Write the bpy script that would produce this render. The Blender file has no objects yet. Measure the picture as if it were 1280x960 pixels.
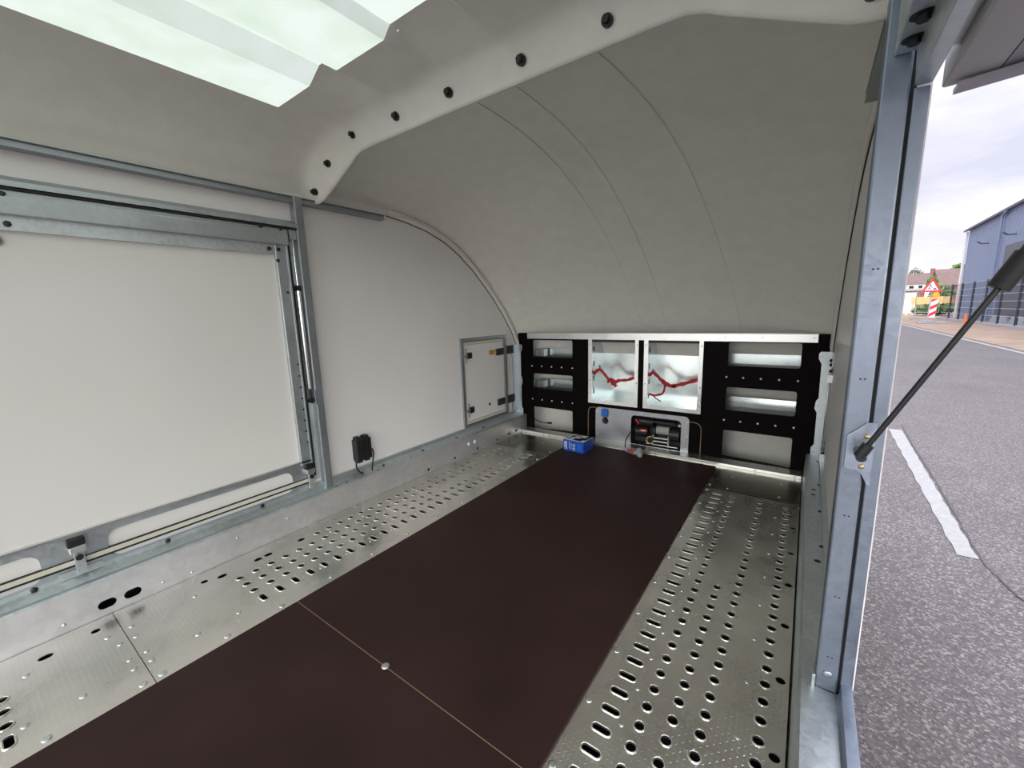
import bpy, math, random
from mathutils import Vector, Matrix
random.seed(7)
S = bpy.context.scene
COL = S.collection

# ------------------------------------------------------------------ camera
R = [[0.8133508848891645, 0.581002214686597, -0.029946027771352024],
     [0.07573772931056215, -0.15678073709980367, -0.9847251377076357],
     [-0.5768224461729042, 0.7986590179818367, -0.17152153971847137]]
cd = bpy.data.cameras.new('camera'); cam = bpy.data.objects.new('camera', cd); COL.objects.link(cam)
cd.sensor_fit = 'HORIZONTAL'; cd.sensor_width = 36; cd.lens = 514.0 / 1280 * 36
cd.clip_start = 0.01; cd.clip_end = 600
m = Matrix(((R[0][0], -R[1][0], -R[2][0], 0), (R[0][1], -R[1][1], -R[2][1], 0), (R[0][2], -R[1][2], -R[2][2], 1.0), (0, 0, 0, 1)))
cam.matrix_world = m
S.camera = cam

# ------------------------------------------------------------------ view, sky, sun
SKY = 0.84; ZEN = 3.7     # an overcast sky is some three times brighter overhead than near the horizon
S.view_settings.view_transform = 'Standard'; S.view_settings.look = 'None'
S.view_settings.gamma = 1; S.view_settings.use_curve_mapping = False
S.view_settings.exposure = 0.42
S.cycles.max_bounces = 12; S.cycles.diffuse_bounces = 8; S.cycles.glossy_bounces = 5
S.cycles.transmission_bounces = 6; S.cycles.sample_clamp_indirect = 6
W = bpy.data.worlds.new('overcast_sky'); S.world = W; W.use_nodes = True
nt = W.node_tree; N = nt.nodes; L = nt.links; N.clear()
out = N.new('ShaderNodeOutputWorld'); bg = N.new('ShaderNodeBackground'); L.new(bg.outputs[0], out.inputs[0])
tc = N.new('ShaderNodeTexCoord'); mp = N.new('ShaderNodeMapping'); mp.inputs['Scale'].default_value = (2.2, 2.2, 7.5)
mp.inputs['Location'].default_value = (0.3, 0.1, 0.35)
no = N.new('ShaderNodeTexNoise'); no.inputs['Scale'].default_value = 1.6; no.inputs['Detail'].default_value = 6; no.inputs['Roughness'].default_value = .5
cr = N.new('ShaderNodeValToRGB')
cr.color_ramp.elements[0].position = .36; cr.color_ramp.elements[0].color = (.70, .71, .85, 1)
cr.color_ramp.elements[1].position = .60; cr.color_ramp.elements[1].color = (.98, .98, 1.02, 1)
e = cr.color_ramp.elements.new(.5); e.color = (.86, .86, .96, 1)
L.new(tc.outputs['Generated'], mp.inputs[0]); L.new(mp.outputs[0], no.inputs['Vector']); L.new(no.outputs['Fac'], cr.inputs[0])
L.new(cr.outputs[0], bg.inputs[0])
sz = N.new('ShaderNodeSeparateXYZ'); L.new(tc.outputs['Generated'], sz.inputs[0])
zr = N.new('ShaderNodeMapRange'); L.new(sz.outputs[2], zr.inputs['Value'])
zr.inputs['From Min'].default_value = .42; zr.inputs['From Max'].default_value = .95; zr.inputs['To Min'].default_value = SKY; zr.inputs['To Max'].default_value = SKY * ZEN
zr.interpolation_type = 'SMOOTHSTEP'
L.new(zr.outputs[0], bg.inputs[1])
sd = bpy.data.lights.new('sun', 'SUN'); sun = bpy.data.objects.new('sun', sd); COL.objects.link(sun)
sd.energy = 5.4; sd.angle = math.radians(85); sd.color = (1, .975, .94)      # sun glowing through thick cloud, low behind the open side and tail
sun.rotation_euler = Vector((.46, -.84, .27)).to_track_quat('Z', 'Y').to_euler()

# ------------------------------------------------------------------ materials
def mat(name, col, rough=.5, metal=0.0, bump=0.0, bscale=60, var=0.0, vscale=6, coat=0.0, spec=.5, col2=None, kind='noise', stretch=None):
    M = bpy.data.materials.new(name); M.use_nodes = True
    nt = M.node_tree; b = nt.nodes['Principled BSDF']; n = nt.nodes; l = nt.links
    b.inputs['Base Color'].default_value = (*col, 1); b.inputs['Roughness'].default_value = rough
    b.inputs['Metallic'].default_value = metal; b.inputs['Coat Weight'].default_value = coat
    b.inputs['Coat Roughness'].default_value = .15
    b.inputs['Specular IOR Level'].default_value = spec
    g = n.new('ShaderNodeNewGeometry'); src = g.outputs['Position']
    if stretch:
        mp = n.new('ShaderNodeMapping'); mp.inputs['Scale'].default_value = stretch; l.new(src, mp.inputs[0]); src = mp.outputs[0]
    if var > 0:
        if kind == 'spangle':
            t = n.new('ShaderNodeTexVoronoi'); t.inputs['Scale'].default_value = vscale; o = t.outputs['Color']
            sp = n.new('ShaderNodeSeparateColor'); l.new(o, sp.inputs[0]); o = sp.outputs[0]
            t2 = n.new('ShaderNodeTexNoise'); t2.inputs['Scale'].default_value = 7; t2.inputs['Detail'].default_value = 5; l.new(src, t2.inputs['Vector'])
            mx = n.new('ShaderNodeMath'); mx.operation = 'MULTIPLY_ADD'; l.new(o, mx.inputs[0]); mx.inputs[1].default_value = .35
            l.new(t2.outputs['Fac'], mx.inputs[2]); o = mx.outputs[0]; lo, hi = .3, 1.0
        else:
            t = n.new('ShaderNodeTexNoise'); t.inputs['Scale'].default_value = vscale; t.inputs['Detail'].default_value = 8; o = t.outputs['Fac']; lo, hi = .3, .7
        l.new(src, t.inputs['Vector'])
        r = n.new('ShaderNodeMapRange'); r.inputs['From Min'].default_value = lo; r.inputs['From Max'].default_value = hi; l.new(o, r.inputs['Value'])
        mix = n.new('ShaderNodeMix'); mix.data_type = 'RGBA'; l.new(r.outputs[0], mix.inputs['Factor'])
        c2 = col2 if col2 else tuple(min(1, c * (1 + var)) for c in col)
        c1 = col if col2 else tuple(c * (1 - var) for c in col)
        mix.inputs['A'].default_value = (*c1, 1); mix.inputs['B'].default_value = (*c2, 1)
        l.new(mix.outputs['Result'], b.inputs['Base Color'])
        if metal > .3:
            r2 = n.new('ShaderNodeMapRange'); l.new(o, r2.inputs['Value']); r2.inputs['From Min'].default_value = lo; r2.inputs['From Max'].default_value = hi
            r2.inputs['To Min'].default_value = rough * .8; r2.inputs['To Max'].default_value = min(1, rough * 1.3); l.new(r2.outputs[0], b.inputs['Roughness'])
    if bump > 0:
        t = n.new('ShaderNodeTexNoise'); t.inputs['Scale'].default_value = bscale; t.inputs['Detail'].default_value = 3; l.new(src, t.inputs['Vector'])
        bp = n.new('ShaderNodeBump'); bp.inputs['Strength'].default_value = bump; bp.inputs['Distance'].default_value = .004
        l.new(t.outputs['Fac'], bp.inputs['Height']); l.new(bp.outputs[0], b.inputs['Normal'])
    return M

def tread_mat():
    M = mat('aluminium_tread', (.80, .775, .72), .28, .95, 0, var=.10, vscale=5)
    nt = M.node_tree; n = nt.nodes; l = nt.links; b = n['Principled BSDF']
    g = n.new('ShaderNodeNewGeometry'); sx = n.new('ShaderNodeSeparateXYZ'); l.new(g.outputs['Position'], sx.inputs[0])
    def mth(op, a, bb=None, c=None):
        q = n.new('ShaderNodeMath'); q.operation = op
        for i, v in enumerate((a, bb, c)):
            if v is None: continue
            if isinstance(v, (int, float)): q.inputs[i].default_value = v
            else: l.new(v, q.inputs[i])
        return q.outputs[0]
    p = .012
    u = mth('DIVIDE', mth('ADD', sx.outputs[0], 10), p); v = mth('DIVIDE', mth('ADD', sx.outputs[1], 10), p)
    par = mth('MODULO', mth('ADD', mth('FLOOR', u), mth('FLOOR', v)), 2)
    fu = mth('SUBTRACT', mth('FRACT', u), .5); fv = mth('SUBTRACT', mth('FRACT', v), .5)
    sg = mth('SUBTRACT', mth('MULTIPLY', par, 2), 1)
    a = mth('ABSOLUTE', mth('ADD', fu, mth('MULTIPLY', fv, sg)))       # across the dash
    c = mth('ABSOLUTE', mth('SUBTRACT', fu, mth('MULTIPLY', fv, sg)))  # along the dash
    m1 = mth('SUBTRACT', 1, mth('DIVIDE', a, .17)); m2 = mth('SUBTRACT', 1, mth('POWER', mth('DIVIDE', c, .42), 4))
    h = mth('MAXIMUM', mth('MULTIPLY', mth('MAXIMUM', m1, 0), mth('MAXIMUM', m2, 0)), 0)
    t = n.new('ShaderNodeTexNoise'); t.inputs['Scale'].default_value = 9; t.inputs['Detail'].default_value = 2; l.new(g.outputs['Position'], t.inputs['Vector'])
    h2 = mth('ADD', mth('MULTIPLY', h, .0010), mth('MULTIPLY', t.outputs['Fac'], .0035))
    bp = n.new('ShaderNodeBump'); bp.inputs['Strength'].default_value = .55; bp.inputs['Distance'].default_value = 1
    l.new(h2, bp.inputs['Height']); l.new(bp.outputs[0], b.inputs['Normal'])
    return M

G = {}
G['gel'] = mat('gelcoat_woven_white', (.74, .725, .67), .55, 0, .25, 260, .035, 14)
G['panel'] = mat('smooth_white_panel', (.76, .745, .735), .42, 0, .02, 40, .02, 3)
G['glosspanel'] = mat('glossy_white_panel', (.76, .75, .72), .22, 0, .02, 8, .02, 2, coat=.3)
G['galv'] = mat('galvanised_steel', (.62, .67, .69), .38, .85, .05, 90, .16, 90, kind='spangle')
G['galvblue'] = mat('galvanised_steel_bright', (.36, .405, .50), .36, .85, .04, 60, .12, 90, kind='spangle')
G['galvpink'] = mat('galvanised_steel_sill', (.74, .735, .745), .42, .8, .05, 50, .09, 45, kind='spangle')
G['alu'] = mat('brushed_aluminium', (.70, .71, .70), .30, .9, .02, 80, .08, 5)
G['cover'] = mat('dull_zinc_cover', (.42, .43, .46), .42, .85, .02, 60, .06, 5)
G['galvframe'] = mat('galvanised_door_frame', (.50, .545, .565), .38, .85, .04, 60, .10, 80, kind='spangle')
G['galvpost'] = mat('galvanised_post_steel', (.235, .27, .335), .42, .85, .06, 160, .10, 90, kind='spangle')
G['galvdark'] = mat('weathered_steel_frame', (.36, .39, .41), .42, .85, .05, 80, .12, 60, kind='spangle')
G['cab'] = mat('polished_zinc_sheet', (.68, .75, .75), .2, .88, .01, 10, .05, 4)
G['tread'] = tread_mat()
G['treadplain'] = mat('aluminium_sheet_floor', (.62, .60, .52), .22, .95, .03, 14, .12, 4)
G['board'] = mat('brown_phenolic_board', (.041, .0225, .0215), .5, 0, .12, 420, .18, 3, spec=.08)
G['bulk'] = mat('dark_brown_phenolic_board', (.0035, .0018, .002), .55, 0, .05, 300, .15, 5, spec=.06)
G['edge'] = mat('board_edge_plywood', (.30, .20, .12), .7)
G['black'] = mat('black_plastic', (.010, .011, .012), .4)
G['rubber'] = mat('black_rubber', (.008, .009, .009), .6)
G['dark'] = mat('dark_steel_and_cavity_shade', (.03, .033, .035), .6)
G['cream'] = mat('cream_seal', (.62, .60, .50), .6)
G['red'] = mat('red_webbing', (.42, .012, .018), .65, 0, .2, 500)
G['redp'] = mat('red_plastic', (.55, .02, .02), .35)
G['blue'] = mat('blue_carton', (.010, .075, .42), .4)
G['bluep'] = mat('blue_connector_plastic', (.015, .14, .60), .35)
G['white'] = mat('white_print', (.78, .8, .84), .5)
G['greyp'] = mat('grey_plastic', (.36, .38, .42), .4)
G['orange'] = mat('orange_label', (.55, .25, .02), .5)
G['orangep'] = mat('orange_plastic', (.85, .16, .02), .5)
G['brass'] = mat('yellow_zinc_hook', (.50, .40, .20), .35, .8)
G['rope'] = mat('synthetic_grey_rope', (.42, .45, .42), .6, 0, .4, 300)
G['chrome'] = mat('polished_rod', (.75, .78, .80), .15, 1)
G['asphalt'] = mat('asphalt', (.21, .195, .215), .85, 0, .6, 120, .0)
G['line'] = mat('worn_road_paint', (.27, .27, .28), .7, 0, .3, 60, .10, 30)
G['soil'] = mat('brown_soil', (.26, .19, .145), .95, 0, .5, 6, .2, 1.2)
G['crack'] = mat('road_crack', (.07, .065, .07), .95)
G['shed'] = mat('blue_grey_sheet_cladding', (.24, .29, .42), .5, .1, 0, var=.02)
G['trimd'] = mat('dark_roof_edge', (.12, .12, .15), .6)
G['fence'] = mat('anthracite_fence', (.035, .045, .07), .55)
G['wire'] = mat('zinc_fence_wire', (.45, .48, .48), .5, .4)
G['brick'] = mat('red_brick', (.24, .09, .07), .85, 0, .2, 20, .2, 3)
G['roof'] = mat('brown_roof_tiles', (.13, .085, .08), .85, 0, .3, 6, .15, 1.5)
G['render'] = mat('white_house_render', (.75, .75, .72), .8)
G['glass'] = mat('dark_window_glass', (.03, .04, .05), .1)
G['leaf'] = mat('green_leaves', (.09, .16, .035), .8, 0, 0, var=.4, vscale=2)
G['leafd'] = mat('dull_green_leaves', (.08, .11, .07), .8, 0, 0, var=.4, vscale=2)
G['yellow'] = mat('yellow_boarding', (.75, .50, .20), .7)
G['amber'] = mat('amber_lens', (.95, .42, .02), .3)
G['signwhite'] = mat('sign_white', (.85, .85, .86), .5)
G['signred'] = mat('sign_red', (.70, .03, .06), .5)
G['concrete'] = mat('grey_kerb', (.33, .33, .36), .9)
G['sealant'] = mat('flap_underside_grey', (.40, .39, .40), .5)
G['flapdark'] = mat('flap_frame_paint', (.30, .29, .33), .45, .3)
# translucent skylight
M = bpy.data.materials.new('translucent_fibreglass'); M.use_nodes = True; n = M.node_tree.nodes; l = M.node_tree.links; n.clear()
o_ = n.new('ShaderNodeOutputMaterial'); tr = n.new('ShaderNodeBsdfTranslucent'); df = n.new('ShaderNodeBsdfDiffuse'); mx = n.new('ShaderNodeMixShader')
mx.inputs[0].default_value = .12; l.new(tr.outputs[0], mx.inputs[1]); l.new(df.outputs[0], mx.inputs[2]); l.new(mx.outputs[0], o_.inputs[0])
g_ = n.new('ShaderNodeNewGeometry'); tn = n.new('ShaderNodeTexNoise'); tn.inputs['Scale'].default_value = 9; tn.inputs['Detail'].default_value = 6; l.new(g_.outputs['Position'], tn.inputs['Vector'])
cr = n.new('ShaderNodeValToRGB'); cr.color_ramp.elements[0].position = .25; cr.color_ramp.elements[0].color = (.27, .32, .252, 1)
cr.color_ramp.elements[1].position = .65; cr.color_ramp.elements[1].color = (.32, .352, .315, 1)
l.new(tn.outputs['Fac'], cr.inputs[0]); l.new(cr.outputs[0], tr.inputs[0]); df.inputs[0].default_value = (.6, .64, .58, 1)
G['sky'] = M
# asphalt: aggregate speckle
M = G['asphalt']; n = M.node_tree.nodes; l = M.node_tree.links; b = n['Principled BSDF']
g_ = n.new('ShaderNodeNewGeometry'); v_ = n.new('ShaderNodeTexVoronoi'); v_.inputs['Scale'].default_value = 115; l.new(g_.outputs['Position'], v_.inputs['Vector'])
n2 = n.new('ShaderNodeTexNoise'); n2.inputs['Scale'].default_value = .9; n2.inputs['Detail'].default_value = 4; l.new(g_.outputs['Position'], n2.inputs['Vector'])
sp = n.new('ShaderNodeSeparateColor'); l.new(v_.outputs['Color'], sp.inputs[0])
cr = n.new('ShaderNodeValToRGB'); cr.color_ramp.elements[0].color = (.07, .06, .066, 1); cr.color_ramp.elements[1].color = (.23, .205, .205, 1)
cr.color_ramp.elements[0].position = .1
e = cr.color_ramp.elements.new(.75); e.color = (.112, .102, .108, 1)
l.new(sp.outputs[0], cr.inputs[0])
hs = n.new('ShaderNodeHueSaturation'); l.new(cr.outputs[0], hs.inputs['Color'])
mr = n.new('ShaderNodeMapRange'); l.new(n2.outputs['Fac'], mr.inputs['Value']); mr.inputs['From Min'].default_value = .3; mr.inputs['From Max'].default_value = .7
mr.inputs['To Min'].default_value = .9; mr.inputs['To Max'].default_value = 1.1; l.new(mr.outputs[0], hs.inputs['Value'])
l.new(hs.outputs[0], b.inputs['Base Color'])

# ------------------------------------------------------------------ mesh helpers
class MB:
    def __init__(s): s.v = []; s.f = []
    def add(s, vs, fs):
        k = len(s.v); s.v += [tuple(p) for p in vs]; s.f += [tuple(i + k for i in f) for f in fs]; return s
    def box(s, x0, x1, y0, y1, z0, z1):
        x0, x1 = sorted((x0, x1)); y0, y1 = sorted((y0, y1)); z0, z1 = sorted((z0, z1))
        return s.add([(x, y, z) for z in (z0, z1) for y in (y0, y1) for x in (x0, x1)],
                     [(0, 2, 3, 1), (4, 5, 7, 6), (0, 1, 5, 4), (2, 6, 7, 3), (0, 4, 6, 2), (1, 3, 7, 5)])
    def cyl(s, p, q, r, n=16, r2=None, dome=0):
        p = Vector(p); q = Vector(q); r2 = r if r2 is None else r2
        d = (q - p).normalized(); a = d.orthogonal().normalized(); b = d.cross(a)
        vs = [p + (a * math.cos(t) + b * math.sin(t)) * r for t in [2 * math.pi * i / n for i in range(n)]]
        vs += [q + (a * math.cos(t) + b * math.sin(t)) * r2 for t in [2 * math.pi * i / n for i in range(n)]]
        fs = [(i, (i + 1) % n, n + (i + 1) % n, n + i) for i in range(n)] + [tuple(range(n))[::-1]]
        if dome:
            vs += [q + d * dome * .7 + (a * math.cos(t) + b * math.sin(t)) * r2 * .65 for t in [2 * math.pi * i / n for i in range(n)]]
            vs.append(q + d * dome)
            fs += [(n + i, n + (i + 1) % n, 2 * n + (i + 1) % n, 2 * n + i) for i in range(n)] + [(2 * n + i, 2 * n + (i + 1) % n, 3 * n) for i in range(n)]
        else: fs.append(tuple(range(n, 2 * n)))
        return s.add(vs, fs)
    def tube(s, pts, r, n=10, flat=None):
        pts = [Vector(p) for p in pts]; k = len(s.v); rings = []
        up = None
        for i, p in enumerate(pts):
            d = (pts[min(i + 1, len(pts) - 1)] - pts[max(i - 1, 0)]).normalized()
            if up is None: up = d.orthogonal().normalized()
            up = (up - d * up.dot(d)).normalized(); b = d.cross(up)
            rings.append([p + up * math.cos(t) * r + b * math.sin(t) * (flat or r) for t in [2 * math.pi * j / n for j in range(n)]])
        vs = [v for g in rings for v in g]
        fs = [(i * n + j, i * n + (j + 1) % n, (i + 1) * n + (j + 1) % n, (i + 1) * n + j) for i in range(len(pts) - 1) for j in range(n)]
        fs += [tuple(range(n))[::-1], tuple(range((len(pts) - 1) * n, len(pts) * n))]
        return s.add(vs, fs)
    def prism(s, prof, axis, a, b, closed=True):
        # prof in the two remaining axes (in xyz order)
        def P(u, v, w): return {'x': (w, u, v), 'y': (u, w, v), 'z': (u, v, w)}[axis]
        n = len(prof); vs = [P(u, v, a) for u, v in prof] + [P(u, v, b) for u, v in prof]
        fs = [(i, (i + 1) % n, n + (i + 1) % n, n + i) for i in range(n if closed else n - 1)]
        if closed: fs += [tuple(range(n))[::-1], tuple(range(n, 2 * n))]
        return s.add(vs, fs)
    def plate(s, plane, outline, holes, w0, w1):
        cu = bpy.data.curves.new('tmp', 'CURVE'); cu.dimensions = '2D'; cu.fill_mode = 'BOTH'; cu.extrude = abs(w1 - w0) / 2
        for path in [outline] + list(holes):
            sp = cu.splines.new('POLY'); sp.points.add(len(path) - 1); sp.use_cyclic_u = True
            for pt, (u, v) in zip(sp.points, path): pt.co = (u, v, 0, 1)
        o = bpy.data.objects.new('tmp', cu); COL.objects.link(o)
        me = bpy.data.meshes.new_from_object(o.evaluated_get(bpy.context.evaluated_depsgraph_get()))
        wm = (w0 + w1) / 2
        def P(u, v, w): return {'xy': (u, v, w + wm), 'xz': (u, w + wm, v), 'yz': (w + wm, u, v)}[plane]
        s.add([P(*v.co) for v in me.vertices], [tuple(p.vertices) for p in me.polygons])
        bpy.data.objects.remove(o); bpy.data.curves.remove(cu); bpy.data.meshes.remove(me)
        return s

WL = {}   # world location of each object
def build(mb, name, m_, parent=None, smooth=False, bevel=0, label=None, cat=None, group=None, kind=None, solid=0, weld=True):
    xs, ys, zs = zip(*mb.v)
    c = Vector(((min(xs) + max(xs)) / 2, (min(ys) + max(ys)) / 2, min(zs)))
    me = bpy.data.meshes.new(name); me.from_pydata([tuple(Vector(v) - c) for v in mb.v], [], mb.f); me.update()
    if weld:
        import bmesh
        bm = bmesh.new(); bm.from_mesh(me); bmesh.ops.remove_doubles(bm, verts=bm.verts, dist=1e-5)
        bmesh.ops.recalc_face_normals(bm, faces=bm.faces); bm.to_mesh(me); bm.free()
    ms = m_ if isinstance(m_, (list, tuple)) else [m_]
    for q in ms: me.materials.append(G[q])
    if smooth: me.shade_smooth()
    o = bpy.data.objects.new(name, me); COL.objects.link(o)
    WL[o.name] = c
    if parent: o.parent = parent; o.location = c - WL[parent.name]
    else: o.location = c
    if smooth == 'auto':
        me.set_sharp_from_angle(angle=math.radians(35))
    if solid: q = o.modifiers.new('s', 'SOLIDIFY'); q.thickness = solid; q.offset = 0
    if bevel: q = o.modifiers.new('b', 'BEVEL'); q.width = bevel; q.segments = 2; q.limit_method = 'ANGLE'
    tag(o, label, cat, group, kind)
    return o
def tag(o, label=None, cat=None, group=None, kind=None):
    if label: o['label'] = label
    if cat: o['category'] = cat
    if group: o['group'] = group
    if kind: o['kind'] = kind
    return o
def empty(name, loc, label, cat, group=None, kind=None):
    o = bpy.data.objects.new(name, None); o.empty_display_size = .05; COL.objects.link(o); o.location = loc; WL[o.name] = Vector(loc)
    return tag(o, label, cat, group, kind)
def copy_part(src, parent, world):      # a repeat of a small part: shares the mesh
    c = src.copy(); COL.objects.link(c); c.parent = parent; c.location = Vector(world) - WL[parent.name]; WL[c.name] = Vector(world); return c

def rr(u0, v0, u1, v1, r, n=5):
    pts = []
    for cu, cv, a in ((u1 - r, v1 - r, 0), (u0 + r, v1 - r, 90), (u0 + r, v0 + r, 180), (u1 - r, v0 + r, 270)):
        for i in range(n + 1):
            t = math.radians(a + 90 * i / n); pts.append((cu + r * math.cos(t), cv + r * math.sin(t)))
    return pts
def circ(u, v, r, n=14): return [(u + r * math.cos(2 * math.pi * i / n), v + r * math.sin(2 * math.pi * i / n)) for i in range(n)]
def slot(u, v, hu, hv, n=6):
    r = min(hu, hv); return rr(u - hu, v - hv, u + hu, v + hv, r * .999, n)
def rect(u0, v0, u1, v1): return [(u0, v0), (u1, v0), (u1, v1), (u0, v1)]

XC = -0.942
def mx_(x): return 2 * XC - x
WLX, WRX = -2.005, 0.121       # inner faces of the side walls

# rivets and bolts
_cache = {}
def rivet(parent, p, r=.007, name='rivet', mt='alu', axis=(0, 0, 1), h=.003, bolt=False):
    key = (r, name, mt, axis, h)
    a = Vector(axis)
    if key in _cache:
        c = copy_part(_cache[key], parent, Vector(p) + _cache[key]['_off'].to_vector() if False else Vector(p) + OFF[key]); return c
    mb = MB().cyl(Vector(p) - a * .001, Vector(p) + a * h * .5, r, 6 if bolt else 12, dome=h * .5)
    o = build(mb, name, mt, parent, smooth=False if bolt else True)
    OFF[key] = WL[o.name] - Vector(p); _cache[key] = o
    return o
OFF = {}

# ================================================================== SETTING: ground
GZ = -0.55
build(MB().box(-60, 5.15, -60, 140, GZ - .3, GZ), 'road_surface', 'asphalt', kind='structure', label='grey asphalt road beside the open trailer side')
build(MB().box(5.15, 60, -60, 140, GZ - .3, GZ + .005), 'verge', 'soil', kind='structure', label='brown soil verge beyond the white road edge line')
build(MB().box(4.86, 5.0, -5, 60, GZ - .01, GZ + .004), 'road_edge_line', 'line', kind='structure', label='white edge line along far side of the road')
dash = MB()
dpts = []
for i in range(25):
    t = i / 24; y = 3.44 + 3.2 * t; dpts.append((y, .845 + .045 * t + .006 * math.sin(i * 2.3), .935 + .075 * t + .007 * math.sin(i * 3.1 + 1)))
vs = [(a, y, GZ + .004) for y, a, b in dpts] + [(b, y, GZ + .004) for y, a, b in dpts]
dash.add(vs, [(i, i + 1, 26 + i, 25 + i) for i in range(24)])
build(dash, 'road_dash', 'line', kind='structure', label='worn white dash in the middle of the road')
cp = [(1.045, 6.9), (1.015, 6.0), (1.0, 5.2), (.985, 4.6), (.968, 4.0), (.952, 3.6), (.95, 3.35), (1.0, 3.1), (1.05, 2.95), (1.16, 2.8), (1.3, 2.72), (1.5, 2.6), (1.75, 2.55)]
ck = MB()
for (a, b), (c_, d) in zip(cp, cp[1:]):
    for k in range(4):
        t0, t1 = k / 4, (k + 1) / 4
        p0 = (a + (c_ - a) * t0 + random.uniform(-.008, .008), b + (d - b) * t0); p1 = (a + (c_ - a) * t1, b + (d - b) * t1)
        w = random.uniform(.003, .006)
        ck.add([(p0[0] - w, p0[1] - w, GZ + .006), (p0[0] + w, p0[1] + w, GZ + .006), (p1[0] + w, p1[1] + w, GZ + .006), (p1[0] - w, p1[1] - w, GZ + .006)], [(0, 1, 2, 3)])
build(ck, 'road_crack', 'crack', kind='structure', label='thin dark crack in the asphalt by the white dash')

# ================================================================== SETTING: trailer floor
Y0 = -2.4
def holes_for(side, ylo, yhi):
    f = (lambda x: x) if side == 'R' else mx_
    out = []; rims = []
    for k in range(0, 31):
        y = 2.328 - .0592 * k
        if not (ylo < y < yhi): continue
        out.append(('slot', f(-.335), y)); out.append(('c', f(-.262), y))
        if y < 1.53: out.append(('c', f(-.199), y))
        out.append(('c', f(-.136), y))
        if y > .9 or (side == 'R' and y > .58): out.append(('c', f(-.023 if side == 'R' else -.07), y))
    return out
def floor_plate(name, x0, x1, y0, y1, hs, blacks, rivs, label, group=None, mt='tread', z=0.0):
    t = empty(name, ((x0 + x1) / 2, (y0 + y1) / 2, z - .003), label, 'floor plate', group)
    mb = MB(); hol = []
    for k, x, y in hs: hol.append(slot(x, y, .0235, .0095) if k == 'slot' else circ(x, y, .0125))
    for x, y, r in blacks: hol.append(slot(x, y, r * .75, r) if r > .012 else circ(x, y, r))
    mb.plate('xy', rect(x0, y0, x1, y1), hol, z - .003, z)
    for k, x, y in hs:           # raised collars pressed up round each hole
        base = slot(x, y, .0235, .0095) if k == 'slot' else circ(x, y, .0125)
        def ring(d, zz): return [(x + (u - x) * (1 + d / (.0235 if (k == 'slot') else .0125)), y + (v - y) * (1 + d / (.0095 if k == 'slot' else .0125)), zz) for u, v in base]
        n = len(base); R_ = [ring(.004, z + .0002), ring(.0022, z + .0026), ring(.0004, z + .0032), ring(-.0008, z + .002), ring(-.001, z - .004)]
        if k == 'slot':
            def ring2(d, zz): return [(u, v, zz) for u, v in slot(x, y, .0235 + d, .0095 + d)]
            R_ = [ring2(.004, z + .0002), ring2(.0022, z + .0026), ring2(.0004, z + .0032), ring2(-.0008, z + .002), ring2(-.001, z - .004)]
        mb.add([p for r in R_ for p in r], [(a * n + i, a * n + (i + 1) % n, (a + 1) * n + (i + 1) % n, (a + 1) * n + i) for a in range(4) for i in range(n)])
    build(mb, 'plate', mt, t, weld=False)
    for x, y, r in rivs: rivet(t, (x, y, z), r)
    return t
# added trough under the plates: keeps light out, coloured dark for the shaded holes
build(MB().box(-2.02, .13, Y0, 3.2, -.19, -.16).box(-2.04, -2.02, Y0, 3.2, -.19, .16).box(.127, .132, 1.06, 3.2, -.19, .14).box(.122, .132, Y0, 1.06, -.19, .125).box(-2.02, .13, Y0, Y0 + .02, -.19, -.01).box(-2.02, .13, 3.18, 3.2, -.19, 0), 'floor', 'dark', kind='structure', label='dark trough added below the perforated floor plates to shade the holes')
hl = holes_for('L', .5, 2.36); hr = holes_for('R', .3, 2.36)
LR = [(-1.448, .232, .010), (-1.448, .399, .010), (-1.444, .567, .010), (-1.774, .233, .007), (-1.702, .229, .007), (-1.594, .23, .007), (-1.539, .229, .008), (-1.772, .41, .007), (-1.539, .347, .008), (-1.539, .466, .008)]
LR += [(-1.45, .757 + .19 * k, .008) for k in range(9)] + [(-1.54, .766 + .118 * k, .005) for k in range(14)] + [(-1.775, .95 + .178 * k, .006) for k in range(8)]
floor_plate('perforated_floor_plate', -1.918, -1.40, .213, 2.396, hl,
            [(-1.846, .464, .012), (-1.827, .518, .0165), (-1.827, .651, .0155), (-1.827, .693, .0155), (-1.825, .835, .0155)], LR,
            'long perforated aluminium floor plate on the left of the brown board', 'perforated aluminium floor plates')
nh = [('c' if x > -1.9 and x != -1.516 else 'c', x, -.049) for x in (-1.71, -1.65, -1.585)] + [('slot', -1.516, -.049)]
floor_plate('perforated_floor_plate', -1.918, -1.40, Y0, .211, nh + [(k, x, -.108) for k, x, y in nh] + [(k, x, -.167) for k, x, y in nh], [(-1.831, .045, .0165), (-1.849, .159, .012)],
            [(-1.45, .006, .010), (-1.448, .189, .010), (-1.54, .083, .008), (-1.546, -.021, .008), (-1.778, .001, .008), (-1.774, .174, .008), (-1.701, .19, .007), (-1.594, .19, .007), (-1.539, .189, .008)],
            'near aluminium floor plate in the bottom left corner', 'perforated aluminium floor plates')
RR = [(-.393, .654 + .19 * k, .0095) for k in range(10)] + [(-.299, .592 + .1175 * k, .006) for k in range(15)] + [(-.063, .595 + .1775 * k, .0065) for k in range(10)]
floor_plate('perforated_floor_plate', -.42, .030, -.3, 2.390, hr, [(.010, 1.181 - .2355, .0115)] + [(.010, 1.181 + .2355 * k, .0115) for k in range(5)], RR,
            'perforated aluminium floor plate on the right of the brown board', 'perforated aluminium floor plates')
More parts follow.
